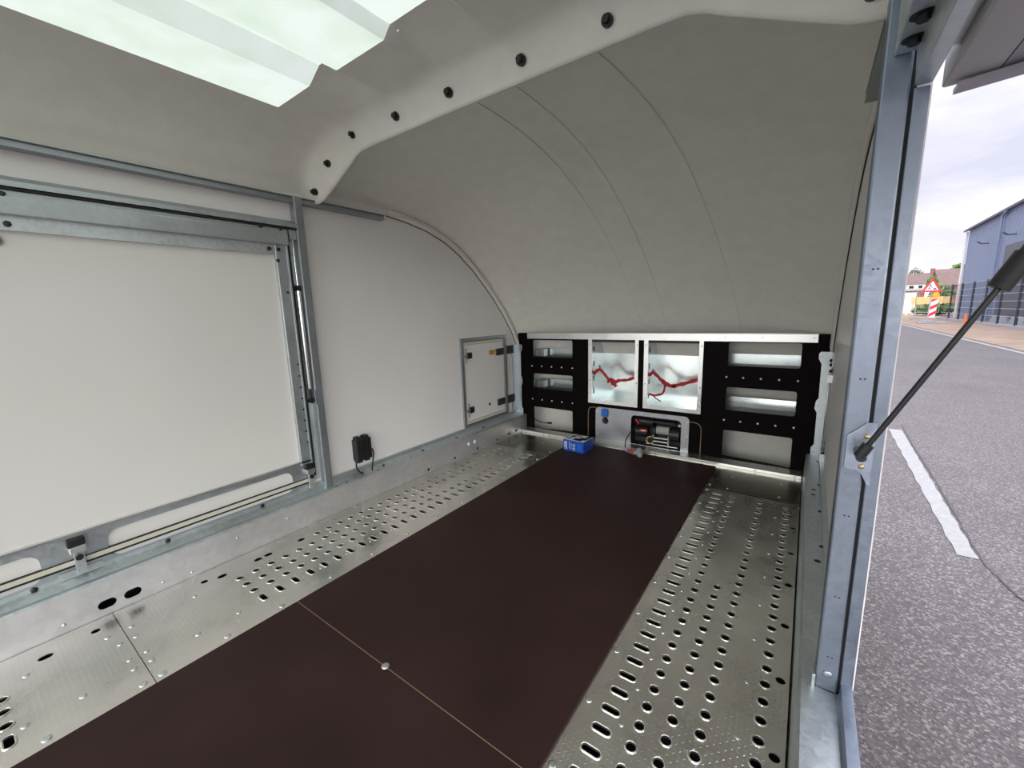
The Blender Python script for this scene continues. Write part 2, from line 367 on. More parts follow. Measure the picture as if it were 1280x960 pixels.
floor_plate('plain_floor_plate', -1.918, .030, 2.399, 2.775, [], [], [(-.393, 2.44, .008), (-.30, 2.62, .006), (-.06, 2.64, .006), (-1.45, 2.45, .008), (-1.6, 2.6, .007), (-1.8, 2.5, .007), (-.06, 2.45, .007), (-.30, 2.43, .006)],
            'plain aluminium floor plate in front of the dark bulkhead', None, 'treadplain')
b1 = build(MB().box(-1.41, -.41, Y0, .6035, .0005, .0085), 'floor_board', 'board', label='near brown phenolic floor board in front of the seam', cat='floor board')
b2 = build(MB().box(-1.41, -.41, .6065, 2.73, .0005, .0085), 'floor_board', 'board', label='far brown phenolic floor board between the perforated plates', cat='floor board')
build(MB().box(-1.41, -.41, .6036, .6064, .0, .0080), 'seam', 'edge', b2, label='thin tan joint line')
rivet(b2, (-.917, .606, .0085), .0115, 'screw', 'alu', h=.004)

# ================================================================== side sills
def sill_profile(f, lip=False):
    pr = [(-1.920, -.02), (-1.920, .0), (-1.924, .126), (-1.930, .135), (-1.957, .131), (-1.985, .148), (-2.0, .148), (-2.0, .10), (-1.95, .09), (-1.935, -.02)]
    return [(f(x), z) for x, z in pr]
sl = empty('side_sill', (-1.95, .2, -.02), 'galvanised side sill with slotted holes along the left wall', 'sill')
# face plate with holes + top channel
hol = [slot(.206, .040, .024, .0155), slot(.274, .040, .024, .0155)]
for yy in (1.716, 1.962, 2.203, 2.444): hol += [circ(yy, .020, .0105), circ(yy - .03, .020, .004), circ(yy + .028, .026, .004), circ(yy + .075, .03, .0035), circ(yy + .13, .030, .0035)]
hol += [slot(2.60, .028, .018, .0085), slot(2.70, .028, .018, .0085), circ(2.775, .034, .008)]
mb = MB().plate('yz', rect(Y0, -.02, 2.86, .128), hol, -1.924, -1.921)
build(mb, 'face', 'galvpink', sl, weld=False)
def top_ch(f):
    pr = [(-1.921, .127), (-1.926, .135), (-1.932, .1355), (-1.957, .131), (-1.985, .150), (-1.986, .172), (-2.006, .172), (-2.006, .145), (-1.984, .146), (-1.957, .127), (-1.932, .130), (-1.924, .127)]
    return [(f(x), z) for x, z in pr]
build(MB().prism(top_ch(lambda x: x), 'y', Y0, 2.86), 'top_ledge', 'galv', sl)
for yy in (-.64, -.29, .06, .408, .756): rivet(sl, (-1.985, yy, .158), .0095, 'bolt', 'black', (1, 0, 0), .008, True)
for yy in (1.413, 1.719, 2.033, 2.333): rivet(sl, (-1.968, yy, .139), .009, 'bolt', 'black', (0, 0, 1), .006, True)
for yy in (1.10, 1.16, 1.36, 1.60, 2.12, 2.23, 2.45, 2.55): rivet(sl, (-1.945, yy, .1335), .0065, 'dark_hole_disc', 'rubber', (0, 0, 1), .0015)  # black discs standing in for the dark inside ledge holes
for yy in (2.109, 2.175): rivet(sl, (-1.921, yy, .079), .014, 'cap', 'white', (1, 0, 0), .003)
for yy, zz in ((.10, .03), (.45, .02), (.62, .085), (.36, .03), (.83, .08), (-.1, .05)): rivet(sl, (-1.921, yy, zz), .005, 'rivet', 'alu', (1, 0, 0), .003)

srr = empty('side_sill', (0.08, .2, -.02), 'galvanised side sill with black holes below the right-hand post', 'sill')
build(MB().prism([(.033, -.02), (.036, 0), (.043, .128), (.0445, .128), (.048, -.02)], 'y', Y0, 2.86), 'face', 'galv', srr)
build(MB().prism([(.0425, .127), (.0475, .135), (.112, .133), (.112, .127), (.05, .129), (.046, .122)], 'y', Y0, 2.86), 'top_ledge', 'galv', srr)
build(MB().prism([(.112, .10), (.112, .134), (.116, .138), (.1175, .166), (.137, .168), (.137, -.05), (.134, -.05), (.133, .10)], 'y', Y0, 1.05), 'outer_lip', 'galvblue', srr)
build(MB().prism([(.101, .127), (.1015, .150), (.126, .150), (.126, .127)], 'y', 1.09, 2.86), 'wall_channel', 'galv', srr)
for x, y in ((.076, 2.298), (.073, 2.235), (.099, 2.742), (.099, 2.371), (.099, 2.057), (.099, 1.743), (.084, 1.63)):
    rivet(srr, (x, y, .1335), .010, 'dark_hole_disc', 'rubber', (0, 0, 1), .0015)  # ledge holes drawn as black discs, their shade put in as colour

# ================================================================== side walls
def arc_side(): return [(y * 1.028, 1 + (z - 1) * 1.028) if y > 1.06 else (y, 1.56) for y, z in arc_raw()]
def arc_raw():    # (y, z) upper edge of the side wall panels in the nose
    return [(1.06, 1.545), (1.557, 1.545), (1.70, 1.530), (1.85, 1.503), (2.00, 1.455), (2.13, 1.390), (2.26, 1.302), (2.37, 1.210), (2.478, 1.112), (2.60, .985), (2.70, .862), (2.78, .735), (2.84, .62), (2.865, .56)]
def wall_outline(): return [(1.06, .15), (1.06, 1.61)] + [(y + .05, z + .05) for y, z in arc_side()[1:]] + [(3.06, .5), (3.06, -.05), (2.95, -.05), (2.95, .15)]
HY0, HY1, HZ0, HZ1 = 2.128, 2.668, .161, .827; DH = Vector((-.02, .025, 0))      # service hatch opening
mb = MB().plate('yz', wall_outline(), [rect(HY0 + .037, HZ0 + .012, HY1 + .013, HZ1 - .012)], WLX - .02, WLX)
mb.box(WLX - .02, WLX, Y0, 1.06, 1.445, 1.60)
mb.box(WLX - .02, WLX, Y0, -1.6, .15, 1.445)
build(mb, 'wall_left', 'panel', kind='structure', label='white side wall left of the nose, with a rounded front end', weld=False)
mb = MB().plate('yz', wall_outline(), [], WRX, WRX + .02)
mb.box(WRX, WRX + .02, Y0, -1.6, .15, 1.445); mb.box(WRX, WRX + .02, Y0, -1.61, 1.445, 1.61)
build(mb, 'wall_right', 'panel', kind='structure', label='white side wall beyond the right-hand post', weld=False)
# sealing line along the arc
for f, nm, lb in ((lambda x: x, 'wall_seal', 'thin dark seal along the rounded end of the left wall'), (mx_, 'wall_seal', 'thin dark seal along the rounded end of the right wall')):
    pts = [(f(-2.003), y, z + .001) for y, z in arc_side()[1:]]
    build(MB().tube(pts, .0028, 6), nm, 'black', label=lb, cat='seal', smooth=True)

# ---- top rail (trim) both sides
def railprof(f): return [(f(x), z) for x, z in [(-2.004, 1.553), (-1.960, 1.553), (-1.960, 1.550), (-1.972, 1.548), (-1.972, 1.534), (-1.960, 1.531), (-1.960, 1.527), (-2.004, 1.527)]]
build(MB().prism(railprof(lambda x: x), 'y', Y0, 1.560), 'trim_1', 'galvdark', kind='structure', label='grey metal rail along the top of the left wall')
build(MB().prism(railprof(mx_), 'y', Y0, 1.560), 'trim_2', 'galvdark', kind='structure', label='grey metal rail along the top of the right wall')

# ================================================================== roof
PROF = [(-2.012, 1.552), (-1.996, 1.585), (-1.985, 1.615), (-1.94, 1.672), (-1.88, 1.726), (-1.80, 1.768), (-1.71, 1.797), (-1.485, 1.800), (-1.412, 1.842), (-1.372, 1.842), (-1.318, 1.795), (-1.075, 1.795), (-1.044, 1.824)]
PROF = PROF + [(mx_(x), z) for x, z in PROF[::-1]]
SK0, SK1 = 6, len(PROF) - 7
def roofz(x):
    for (a, b), (c_, d) in zip(PROF, PROF[1:]):
        if a <= x <= c_: return b + (d - b) * (x - a) / (c_ - a)
mb = MB(); ys = [Y0, -2.0, .90, 1.02, 1.10]
def strip(mb, pr, ya, yb, za=0, zb=0):
    n = len(pr); mb.add([(x, ya, z + za) for x, z in pr] + [(x, yb, z + zb) for x, z in pr], [(i, i + 1, n + i + 1, n + i) for i in range(n - 1)])
strip(mb, PROF[:SK0 + 1], Y0, .9); strip(mb, PROF[SK1:], Y0, .9)
strip(mb, PROF, Y0, -2.0); strip(mb, PROF, .9, .93)
ceil = build(mb, 'ceiling', 'gel', kind='structure', label='ribbed white fibreglass roof around the translucent skylight', smooth='auto')
mb = MB(); strip(mb, PROF[SK0:SK1 + 1], -2.0, .9)
build(mb, 'window_1', 'sky', kind='structure', label='translucent pale green corrugated skylight in the roof')

# arch rib with bolts at y = 1.16
RIBH = [(-1.936, 1.587), (-1.804, 1.682), (-1.605, 1.751), (-1.329, 1.745), (-1.054, 1.743), (-.757, 1.741), (-.486, 1.741)]
LOW = [(-2.012, 1.535), (-1.940, 1.540), (-1.903, 1.550), (-1.84, 1.578), (-1.76, 1.615), (-1.673, 1.655), (-1.63, 1.678), (-1.587, 1.690), (-1.50, 1.692), (-1.2, 1.693), (-1.0, 1.693)]
LOW = LOW + [(mx_(x), z) for x, z in LOW[::-1]]
def resample(pr, n=80):
    ds = [0]
    for (a, b), (c_, d) in zip(pr, pr[1:]): ds.append(ds[-1] + math.hypot(c_ - a, d - b))
    o = []
    for i in range(n + 1):
        t = ds[-1] * i / n; k = 0
        while k < len(ds) - 2 and ds[k + 1] < t: k += 1
        u = (t - ds[k]) / (ds[k + 1] - ds[k]); o.append((pr[k][0] + (pr[k + 1][0] - pr[k][0]) * u, pr[k][1] + (pr[k + 1][1] - pr[k][1]) * u))
    return o
lo = resample(LOW, 200)
hi = resample(PROF, 200)
MID = [(-2.012, 1.57), (-1.975, 1.632), (-1.93, 1.682), (-1.87, 1.728), (-1.80, 1.762), (-1.70, 1.785), (-1.6, 1.79), (-1.3, 1.79), (-1.0, 1.795)]
MID = MID + [(mx_(x), z) for x, z in MID[::-1]]
mid = resample(MID, 200)
n = len(lo)
rings = []
def bl(P, Q, t, y): return [(a * (1 - t) + c * t, y, b * (1 - t) + d * t) for (a, b), (c, d) in zip(P, Q)]
rings.append(bl(hi, mid, 0, .93)); rings.append(bl(hi, mid, .08, .97)); rings.append(bl(hi, mid, .30, 1.01)); rings.append(bl(hi, mid, .65, 1.05)); rings.append(bl(hi, mid, .92, 1.085)); rings.append(bl(mid, lo, .03, 1.108))
rings.append(bl(mid, lo, .18, 1.128)); rings.append(bl(mid, lo, .5, 1.148)); rings.append(bl(mid, lo, .9, 1.160)); rings.append(bl(mid, lo, 1.0, 1.166))
rings.append([(a, 1.176, b + .001) for a, b in lo]); rings.append([(a, 1.186, b + .010) for a, b in lo]); rings.append(bl(mid, lo, .5, 1.190)); rings.append([(x, 1.190, z + .012) for x, z in mid])
mb = MB().add([p for r in rings for p in r], [(a * n + i, a * n + i + 1, (a + 1) * n + i + 1, (a + 1) * n + i) for a in range(len(rings) - 1) for i in range(n - 1)])
rib = build(mb, 'trim_3', 'gel', kind='structure', label='white fibreglass arch rib with black bolts across the roof', smooth=True)
for i, (x, z) in enumerate(RIBH + [(mx_(x), z) for x, z in RIBH[:3]]):
    q = MB().cyl((x, 1.158, z), (x, 1.128, z - .004), .0115, 6, .010); q.cyl((x, 1.16, z), (x, 1.139, z - .003), .0155, 14)
    build(q, 'bolt', 'black', rib)

# ================================================================== nose shell
CEN = [(1.172, 1.790), (1.30, 1.792), (1.45, 1.785), (1.60, 1.768), (1.75, 1.738), (1.90, 1.695), (2.05, 1.635), (2.20, 1.557), (2.35, 1.463), (2.50, 1.358), (2.65, 1.235), (2.78, 1.11), (2.90, .975), (3.0, .84), (3.08, .69), (3.13, .50), (3.15, .25), (3.15, -.05)]
SID = [(1.172, 1.578), (1.30, 1.580), (1.45, 1.582), (1.62, 1.580), (1.80, 1.562), (1.95, 1.532), (2.08, 1.492), (2.21, 1.425), (2.34, 1.345), (2.46, 1.250), (2.57, 1.150), (2.67, 1.045), (2.77, .925), (2.86, .80), (2.93, .69), (2.98, .55), (3.02, .25), (3.02, -.05)]
NU = 48
mb = MB(); vs = []
for (yc, zc), (ysd, zsd) in zip(CEN, SID):
    for j in range(NU + 1):
        u = -1 + 2 * j / NU
        u = math.copysign(1 - (1 - abs(u)) ** 1.7, u)     # denser towards the sides
        w = (1 - abs(u) ** 5)
        w = max(0, w) ** .85
        x = XC + 1.075 * u
        vs.append((x, ysd + (yc - ysd) * w, zsd + (zc - zsd) * w))
k = NU + 1
mb.add(vs, [(i * k + j, i * k + j + 1, (i + 1) * k + j + 1, (i + 1) * k + j) for i in range(len(CEN) - 1) for j in range(NU)])
nose = build(mb, 'wall_front', 'gel', kind='structure', label='curved grey-white fibreglass nose above the dark bulkhead', smooth=True)
def shell_pt(x, t):   # point on the shell at width x, profile parameter t
    u = (x - XC) / 1.075; w = max(0, 1 - abs(u) ** 5) ** .85
    i = min(int(t), len(CEN) - 2); fr = t - i
    y = [SID[q][0] + (CEN[q][0] - SID[q][0]) * w for q in (i, i + 1)]; z = [SID[q][1] + (CEN[q][1] - SID[q][1]) * w for q in (i, i + 1)]
    return (x, y[0] * (1 - fr) + y[1] * fr - .0005, z[0] * (1 - fr) + z[1] * fr - .0005)
for xa, xb in ((-.92, -.80), (-1.10, -.97), (-.62, -.34)):     # moulded creases
    build(MB().tube([shell_pt(xa + (xb - xa) * i / 28, .3 + 13 * i / 28) for i in range(29)], .0004, 6, .005), 'moulded_crease', 'gel', nose, smooth=True)
# shell flange lying along the side wall arc
for f in (lambda x: x, mx_):
    a = [(y, z + .003) for y, z in arc_side()[1:]]
    vs = []; 
    for i, (y, z) in enumerate(a):
        q0 = a[max(i - 1, 0)]; q1 = a[min(i + 1, len(a) - 1)]; d = Vector((q1[0] - q0[0], q1[1] - q0[1])).normalized(); nn = Vector((-d.y, d.x))
        vs += [(f(-2.004), y, z), (f(-1.998), y, z), (f(-1.991), y + nn.x * .003, z + nn.y * .003), (f(-1.985), y + nn.x * .018, z + nn.y * .018), (f(-1.992), y + nn.x * .036, z + nn.y * .036)]
    build(MB().add(vs, [(i * 5 + j, i * 5 + j + 1, (i + 1) * 5 + j + 1, (i + 1) * 5 + j) for i in range(len(a) - 1) for j in range(4)]), 'flange', 'gel', nose, smooth=True)

# ================================================================== posts
def post(x0, x1, label, extra):
    t = empty('door_post', ((x0 + x1) / 2, 1.07, .134), label, 'post')
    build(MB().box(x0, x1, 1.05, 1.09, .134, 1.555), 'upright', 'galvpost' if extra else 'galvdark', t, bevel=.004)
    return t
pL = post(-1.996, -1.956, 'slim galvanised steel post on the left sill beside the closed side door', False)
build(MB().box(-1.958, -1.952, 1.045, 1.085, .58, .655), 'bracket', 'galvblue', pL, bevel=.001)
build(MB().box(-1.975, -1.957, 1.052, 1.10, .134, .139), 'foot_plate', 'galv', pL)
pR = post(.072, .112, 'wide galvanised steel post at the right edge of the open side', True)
build(MB().box(.1165, .1375, 1.049, 1.085, .160, 1.3605), 'outer_flange', 'galvpost', pR, bevel=.002)
build(MB().box(.112, .117, 1.058, 1.09, .135, 1.45), 'gap_shade', 'rubber', pR)  # black strip laid in for the shade of the gap beside the flange
build(MB().box(.066, .0725, 1.046, 1.10, .134, .165), 'foot_plate', 'galv', pR, bevel=.001)
for zz in (.22, .37, .56, .85, 1.06): 
    for dx in (-.0035, .0035): rivet(pR, (.094 + dx, 1.05, zz), .0018, 'punch_mark', 'dark', (0, -1, 0), .0006)
rivet(pR, (.093, 1.05, .176), .009, 'rivet', 'galvblue', (0, -1, 0), .003)
# bracket for the gas strut
br = MB().plate('xz', [(.080, .736), (.091, .745), (.108, .764), (.1235, .766), (.1225, .636), (.118, .637), (.1085, .657), (.100, .664), (.080, .666)], [], 1.0445, 1.0475)
bo = build(br, 'strut_bracket', 'galvblue', pR, weld=False)
for x, z in ((.1105, .736), (.107, .673)): rivet(bo, (x, 1.0445, z), .005, 'screw', 'brass', (0, -1, 0), .003)

# right gas strut
st = empty('gas_strut', (.104, 1.0, .703), 'black gas strut holding the open side flap up outside', 'gas strut')
A = Vector((.1, 1.0, .712)); B = Vector((.245, .995, 1.025)); d = (B - A).normalized(); E_ = A + d * .72
build(MB().cyl(A + d * .01, B, .0046, 14), 'rod', 'black', st, smooth='auto')
build(MB().cyl(B - d * .01, E_, .0115, 20), 'cylinder', 'black', st, smooth='auto')
build(MB().cyl(B - d * .012, B + d * .045, .0145, 20), 'sleeve', 'rubber', st, smooth='auto')
build(MB().cyl(A + d * .022, A - d * .006, .0095, 14).cyl((.1, 1.044, .706), (.1, .993, .706), .0085, 14), 'ball_socket', 'black', st, smooth='auto')

# right header over the opening
hd = empty('door_header', (.1, 0, 1.36), 'galvanised header beam above the open right side', 'beam')
build(MB().prism([(.085, 1.418), (.085, 1.60), (.139, 1.60), (.139, 1.361), (.1165, 1.361), (.1135, 1.418)], 'y', -1.6, 1.046), 'beam', 'galv', hd, bevel=.0015)
for yy in (1.0, .93, .86, .70, .50):
    q = MB().cyl((.104, yy, 1.4185), (.104, yy, 1.417), .0165, 20); q.cyl((.104, yy, 1.417), (.104, yy, 1.409), .0085, 6)
    build(q, 'bolt', 'black', hd)

# open flap outside
fl = empty('side_flap', (.15, 0, 1.34), 'open white side flap raised outside the right opening', 'flap')
build(MB().prism([(.150, 1.347), (.212, 1.350), (.214, 1.400), (.150, 1.400)], 'y', -1.55, 1.047), 'hinge_beam', 'sealant', fl, bevel=.004)
build(MB().prism([(.165, 1.334), (.165, 1.342), (1.20, 1.43), (1.20, 1.418)], 'y', 1.015, 1.047), 'edge_frame', 'flapdark', fl)
build(MB().prism([(.212, 1.350), (.214, 1.404), (1.20, 1.49), (1.20, 1.436)], 'y', -1.55, 1.047), 'panel', 'flapdark', fl)
build(MB().prism([(.139, 1.375), (.139, 1.372), (.150, 1.372), (.150, 1.375)], 'y', .80, .95).cyl((.1435, .80, 1.378), (.1435, .95, 1.378), .006, 12), 'hinge', 'alu', fl)
build(MB().prism([(.139, 1.375), (.139, 1.372), (.150, 1.372), (.150, 1.375)], 'y', -.2, -.05).cyl((.1435, -.2, 1.378), (.1435, -.05, 1.378), .006, 12), 'hinge', 'alu', fl)

# ================================================================== closed left side door
dr = empty('door_1', (-1.98, 0, .16), 'closed white side door in a galvanised frame on the left', 'door', kind='structure')
build(MB().box(-2.01, -1.992, -1.55, 1.0, .16, 1.40), 'panel', 'glosspanel', dr)
build(MB().prism([(-1.999, 1.409), (-1.952, 1.412), (-1.952, 1.428), (-1.985, 1.447), (-1.999, 1.447)], 'y', -1.6, 1.055), 'guide_rail', 'galvframe', dr)
build(MB().box(-1.990, -1.957, -1.6, 1.052, 1.4035, 1.409), 'seal', 'rubber', dr)
build(MB().prism([(-1.992, 1.384), (-1.966, 1.384), (-1.966, 1.402), (-1.992, 1.402)], 'y', -1.6, 1.01), 'upper_flange', 'galvframe', dr)
build(MB().box(-1.992, -1.958, -1.58, 1.008, 1.331, 1.388), 'top_beam', 'galvframe', dr, bevel=.004)
build(MB().box(-1.992, -1.976, -1.58, .985, 1.288, 1.331), 'lower_flange', 'galv', dr)
build(MB().box(-1.992, -1.972, .950, 1.004, .285, 1.333), 'side_stile', 'galvframe', dr, bevel=.003)
build(MB().box(-1.974, -1.968, .998, 1.004, .285, 1.333), 'stile_lip', 'galv', dr)
for zz in [.40 + .055 * k for k in range(8)] : rivet(dr, (-1.971, .990, zz), .005, 'slot', 'dark', (1, 0, 0), .001)
bm_ = MB().plate('yz', rect(-1.55, .165, 1.0, .300), [rr(.245, .17, .905, .274, .035), rr(-.50, .17, .085, .274, .035), rr(-1.3, .17, -.7, .274, .035)], -1.991, -1.984)
build(bm_, 'bottom_beam', 'galvframe', dr, weld=False)
build(MB().box(-1.992, -1.972, -1.55, 1.0, .300, .308), 'beam_lip', 'alu', dr)
build(MB().box(-1.992, -1.978, -1.55, .99, .196, .212), 'bead', 'cream', dr)
build(MB().box(-1.992, -1.975, -1.55, .99, .190, .196), 'bead_seal', 'rubber', dr)
build(MB().box(-1.992, -1.979, -1.55, .99, .212, .2145), 'bead_seal', 'rubber', dr)
build(MB().box(-2.02, -1.990, -1.55, 1.045, .172, .190), 'skirt', 'panel', dr)
for y, z in ((.182, 1.380), (.895, 1.394), (.98, 1.394)): 
    rivet(dr, (-1.964, y, z + .008), .0095, 'bolt', 'black', (1, 0, 0), .008, True)
for y, z in ((.180, 1.306), (.925, 1.311), (.965, 1.311), (-.6, 1.306)): rivet(dr, (-1.975, y, z), .0095, 'bolt', 'black', (1, 0, 0), .008, True)
rivet(dr, (-1.971, .955, 1.262), .0085, 'bolt', 'black', (1, 0, 0), .007, True)
rivet(dr, (-1.971, .982, 1.122), .006, 'bolt', 'black', (1, 0, 0), .006, True)
g_ = build(MB().cyl((-1.993, .150, 1.258), (-1.989, .150, 1.258), .017, 20).cyl((-1.989, .150, 1.258), (-1.982, .150, 1.258), .009, 8), 'grommet', 'greyp', dr)
build(MB().cyl((-1.989, .150, 1.258), (-1.981, .150, 1.258), .0105, 14), 'screw', 'black', g_)
for yy, sc in ((.170, 1), (.985, .8)):     # door latches on the bottom beam
    la = build(MB().box(-1.984, -1.962, yy - .022, yy + .022, .262, .290), 'latch', 'black', dr, bevel=.003)
    build(MB().box(-1.982, -1.958, yy - .020, yy + .022, .240, .263), 'catch', 'alu', la, bevel=.003)
    build(MB().cyl((-1.965, yy, .225), (-1.952, yy, .225), .010, 14), 'pin', 'black', la)
    build(MB().box(-1.972, -1.963, yy - .012, yy + .014, .165, .243), 'strap', 'galv', la, bevel=.001)
    build(MB().plate('yz', rr(yy - .055, .156, yy + .055, .178, .008), [], -1.982, -1.978), 'base_plate', 'galv', la, weld=False)
# gas strut and channel between door and post
build(MB().box(-2.006, -1.992, 1.0, 1.052, .15, 1.41), 'jamb', 'galv', dr)
build(MB().box(-1.992, -1.972, 1.008, 1.016, .22, 1.36), 'seal', 'rubber', dr)
build(MB().prism([(1.018, 1.36), (1.048, 1.36), (1.048, 1.43), (1.012, 1.43)], 'x', -1.975, -1.965), 'corner_plate', 'galvframe', dr)
gs = empty('gas_strut', (-1.972, 1.033, .60), 'slim chrome gas strut between the left side door and its post', 'gas strut')
build(MB().cyl((-1.975, 1.034, .66), (-1.975, 1.034, 1.13), .0095, 16), 'cylinder', 'chrome', gs, smooth='auto')
build(MB().cyl((-1.975, 1.034, 1.13), (-1.975, 1.034, 1.36), .004, 12), 'rod', 'chrome', gs, smooth='auto')
build(MB().cyl((-1.975, 1.034, .60), (-1.975, 1.034, .66), .007, 12).cyl((-1.985, 1.034, .60), (-1.960, 1.034, .60), .012, 12), 'ball_socket', 'black', gs)
build(MB().box(-1.988, -1.970, 1.024, 1.044, 1.13, 1.155), 'end_cap', 'black', gs)

# ================================================================== junction box with cables
jb = empty('junction_box', (-1.96, 1.28, .20), 'black junction box with two cables on the left white wall', 'junction box')
build(MB().box(-1.985, -1.938, 1.235, 1.328, .215, .335), 'housing', 'black', jb, bevel=.004)
for a_, b_, c_, d_ in ((1.243, 1.268, .33, .349), (1.290, 1.318, .33, .349), (1.240, 1.272, .202, .22), (1.290, 1.318, .202, .22)): build(MB().box(-1.983, -1.945, a_, b_, c_, d_), 'gland_block', 'rubber', jb, bevel=.003)
build(MB().box(-1.9385, -1.934, 1.258, 1.262, .225, .33).box(-1.9385, -1.934, 1.298, 1.302, .225, .33), 'lid_rib', 'rubber', jb)
def bez(p, n=14):
    o = []
    for i in range(n + 1):
        t = i / n; a = [Vector(q) for q in p]
        while len(a) > 1: a = [a[j].lerp(a[j + 1], t) for j in range(len(a) - 1)]
        o.append(a[0])
    return o
build(MB().tube(bez([(-1.955, 1.244, .222), (-1.945, 1.215, .20), (-1.945, 1.225, .165), (-1.945, 1.262, .137)]), .0042, 8), 'cable', 'rubber', jb, smooth=True)
build(MB().tube(bez([(-1.955, 1.326, .265), (-1.945, 1.362, .26), (-1.945, 1.325, .19), (-1.945, 1.322, .135)]), .0042, 8), 'cable', 'rubber', jb, smooth=True)

# ================================================================== service hatch
ht = empty('service_hatch', (-1.98, 2.4, .16), 'small white service hatch with black latches low on the left wall', 'hatch')
build(MB().plate('yz', rect(HY0, HZ0, HY1, HZ1), [rect(HY0 + .024, HZ0 + .026, HY1 - .022, HZ1 - .024)], -1.988, -1.968), 'frame', 'galvdark', ht, weld=False)
build(MB().box(-2.03, -2.0, HY0 + .012, HY1 - .012, HZ0 + .012, HZ1 - .012), 'back_panel', 'rubber', ht)
build(MB().plate('yz', rect(HY0 + .030, HZ0 + .030, HY1 - .028, HZ1 - .030), [rect(HY0 + .046, HZ0 + .048, HY1 - .044, HZ1 - .048)], -1.998, -1.978), 'seal', 'cream', ht, weld=False)
hdoor = build(MB().box(-2.0, -1.980, HY0 + .049, HY1 - .047, HZ0 + .051, HZ1 - .051), 'door', 'panel', ht)
for zz in (.700, .295):
    la = build(MB().box(-1.980, -1.962, 2.188, 2.236, zz - .022, zz + .022), 'latch', 'black', hdoor, bevel=.004)
    build(MB().box(-1.969, -1.960, 2.150, 2.192, zz - .008, zz + .008), 'tongue', 'galvblue', la) if False else None
    build(MB().box(-1.972, -1.964, 2.142, 2.190, zz - .008, zz + .006), 'latch_tongue', 'galvblue', ht)
    build(MB().box(-1.976, -1.968, 2.176, 2.186, zz - .055, zz + .055), 'latch_strip', 'alu', ht)
for zz in (.695, .288):
    build(MB().box(-1.980, -1.964, 2.535, 2.622, zz - .026, zz + .026), 'hinge', 'dark', ht, bevel=.002)
build(MB().box(-1.9802, -1.976, 2.455, 2.512, .680, .716), 'warning_label', 'orange', ht)
rivet(ht, (-1.98, 2.436, .295), .011, 'lock', 'black', (1, 0, 0), .006)

ht.location += DH; jb.location += Vector((-.02, .012, 0))
# ================================================================== bulkhead
BY = 2.87
bk = empty('bulkhead', (XC, BY, 0), 'dark brown bulkhead board with rectangular openings at the front', 'bulkhead')
OPL = [(-1.853, .632, -1.484, .771), (-1.853, .366, -1.484, .493), (-1.855, .016, -1.485, .209)]
OPR = [(-.398, .630, -.022, .776), (-.397, .345, -.027, .494), (-.402, .022, -.030, .213)]
BX = [(-1.347, .296, -.963, .797), (-.924, .298, -.541, .799)]
hol = [rr(a, b, c_, d, .014) for a, b, c_, d in OPL + OPR] + [rect(a + .02, b + .02, c_ - .02, d - .012) for a, b, c_, d in BX] + [rr(-1.02, .014, -.65, .245, .02)]
ol = [(-1.995, .0), (-1.995, .828), (.110, .828), (.110, .0)]
build(MB().plate('xz', ol, hol, BY, BY + .015), 'board', 'bulk', bk, weld=False)
for x in (-1.861, -1.766, -1.673, -1.580, -1.485):
    for z in (.555, .273): rivet(bk, (x, BY, z), .0058, 'rivet', 'white', (0, -1, 0), .003)
for x in (-.400, -.307, -.213, -.120, -.028):
    for z in (.558, .278): rivet(bk, (x, BY, z), .0058, 'rivet', 'white', (0, -1, 0), .003)
gp = [(-1.283, .262), (-1.315, .262), (-1.335, .255), (-1.346, .236), (-1.348, .20), (-1.348, .03)]
build(MB().tube([(x, BY - .0005, z) for x, z in gp], .0028, 6, .0028), 'groove', 'edge', bk)
gp = [(-.607, .238), (-.565, .235), (-.545, .225), (-.533, .205), (-.531, .17), (-.532, .02)]
build(MB().tube([(x, BY - .0005, z) for x, z in gp], .0028, 6, .0028), 'groove', 'edge', bk)
# top rail
tr_ = empty('bulkhead_top_rail', (-.93, BY, .78), 'bright aluminium angle along the top of the dark bulkhead', 'rail')
build(MB().box(-1.897, .048, BY - .006, BY - .001, .782, .832).box(-1.897, .048, BY - .006, BY + .03, .829, .833), 'angle', 'alu', tr_)
for x in (-1.72, -1.55, -1.20, -1.20, -1.03, -.66, -.42, -.22, .03): rivet(tr_, (x, BY - .006, .808), .0045, 'rivet', 'galv', (0, -1, 0), .002)
# floor angle
fa = empty('floor_angle', (-.93, 2.82, 0), 'pale metal angle along the foot of the dark bulkhead', 'rail')
build(MB().prism([(2.777, 0), (2.777, .016), (2.780, .019), (2.868, .021), (2.868, 0)], 'x', -1.918, .030), 'angle', 'alu', fa, bevel=.001)
for x in (-1.7, -1.45, -.80, -.5, -.2, 0): rivet(fa, (x, 2.777, .009), .004, 'rivet', 'dark', (0, -1, 0), .001)
# corner brackets
def corner_bracket(f, label):
    t = empty('corner_bracket', (f(-1.965), 2.85, .115), label, 'bracket', 'notched corner brackets at the bulkhead')
    pr = [(-2.004, .115), (-2.004, .733), (-1.950, .733), (-1.942, .722), (-1.942, .695), (-1.957, .665), (-1.959, .47), (-1.948, .452), (-1.944, .41), (-1.957, .385), (-1.958, .20), (-1.945, .18), (-1.945, .115)]
    build(MB().plate('xz', [(f(x), z) for x, z in pr], [], 2.848, 2.852), 'front_flange', 'galvframe', t, weld=False)
    pr = [(2.85, .115), (2.85, .735), (2.765, .735), (2.765, .66), (2.785, .63), (2.785, .30), (2.765, .27), (2.765, .115)]
    a, b = sorted((f(-2.004), f(-2.001)))
    build(MB().plate('yz', pr, [], a, b), 'side_flange', 'galvframe', t, weld=False)
    for z in (.705, .425, .155): rivet(t, (f(-1.955), 2.848, z), .005, 'rivet', 'alu', (0, -1, 0), .003)
    return t
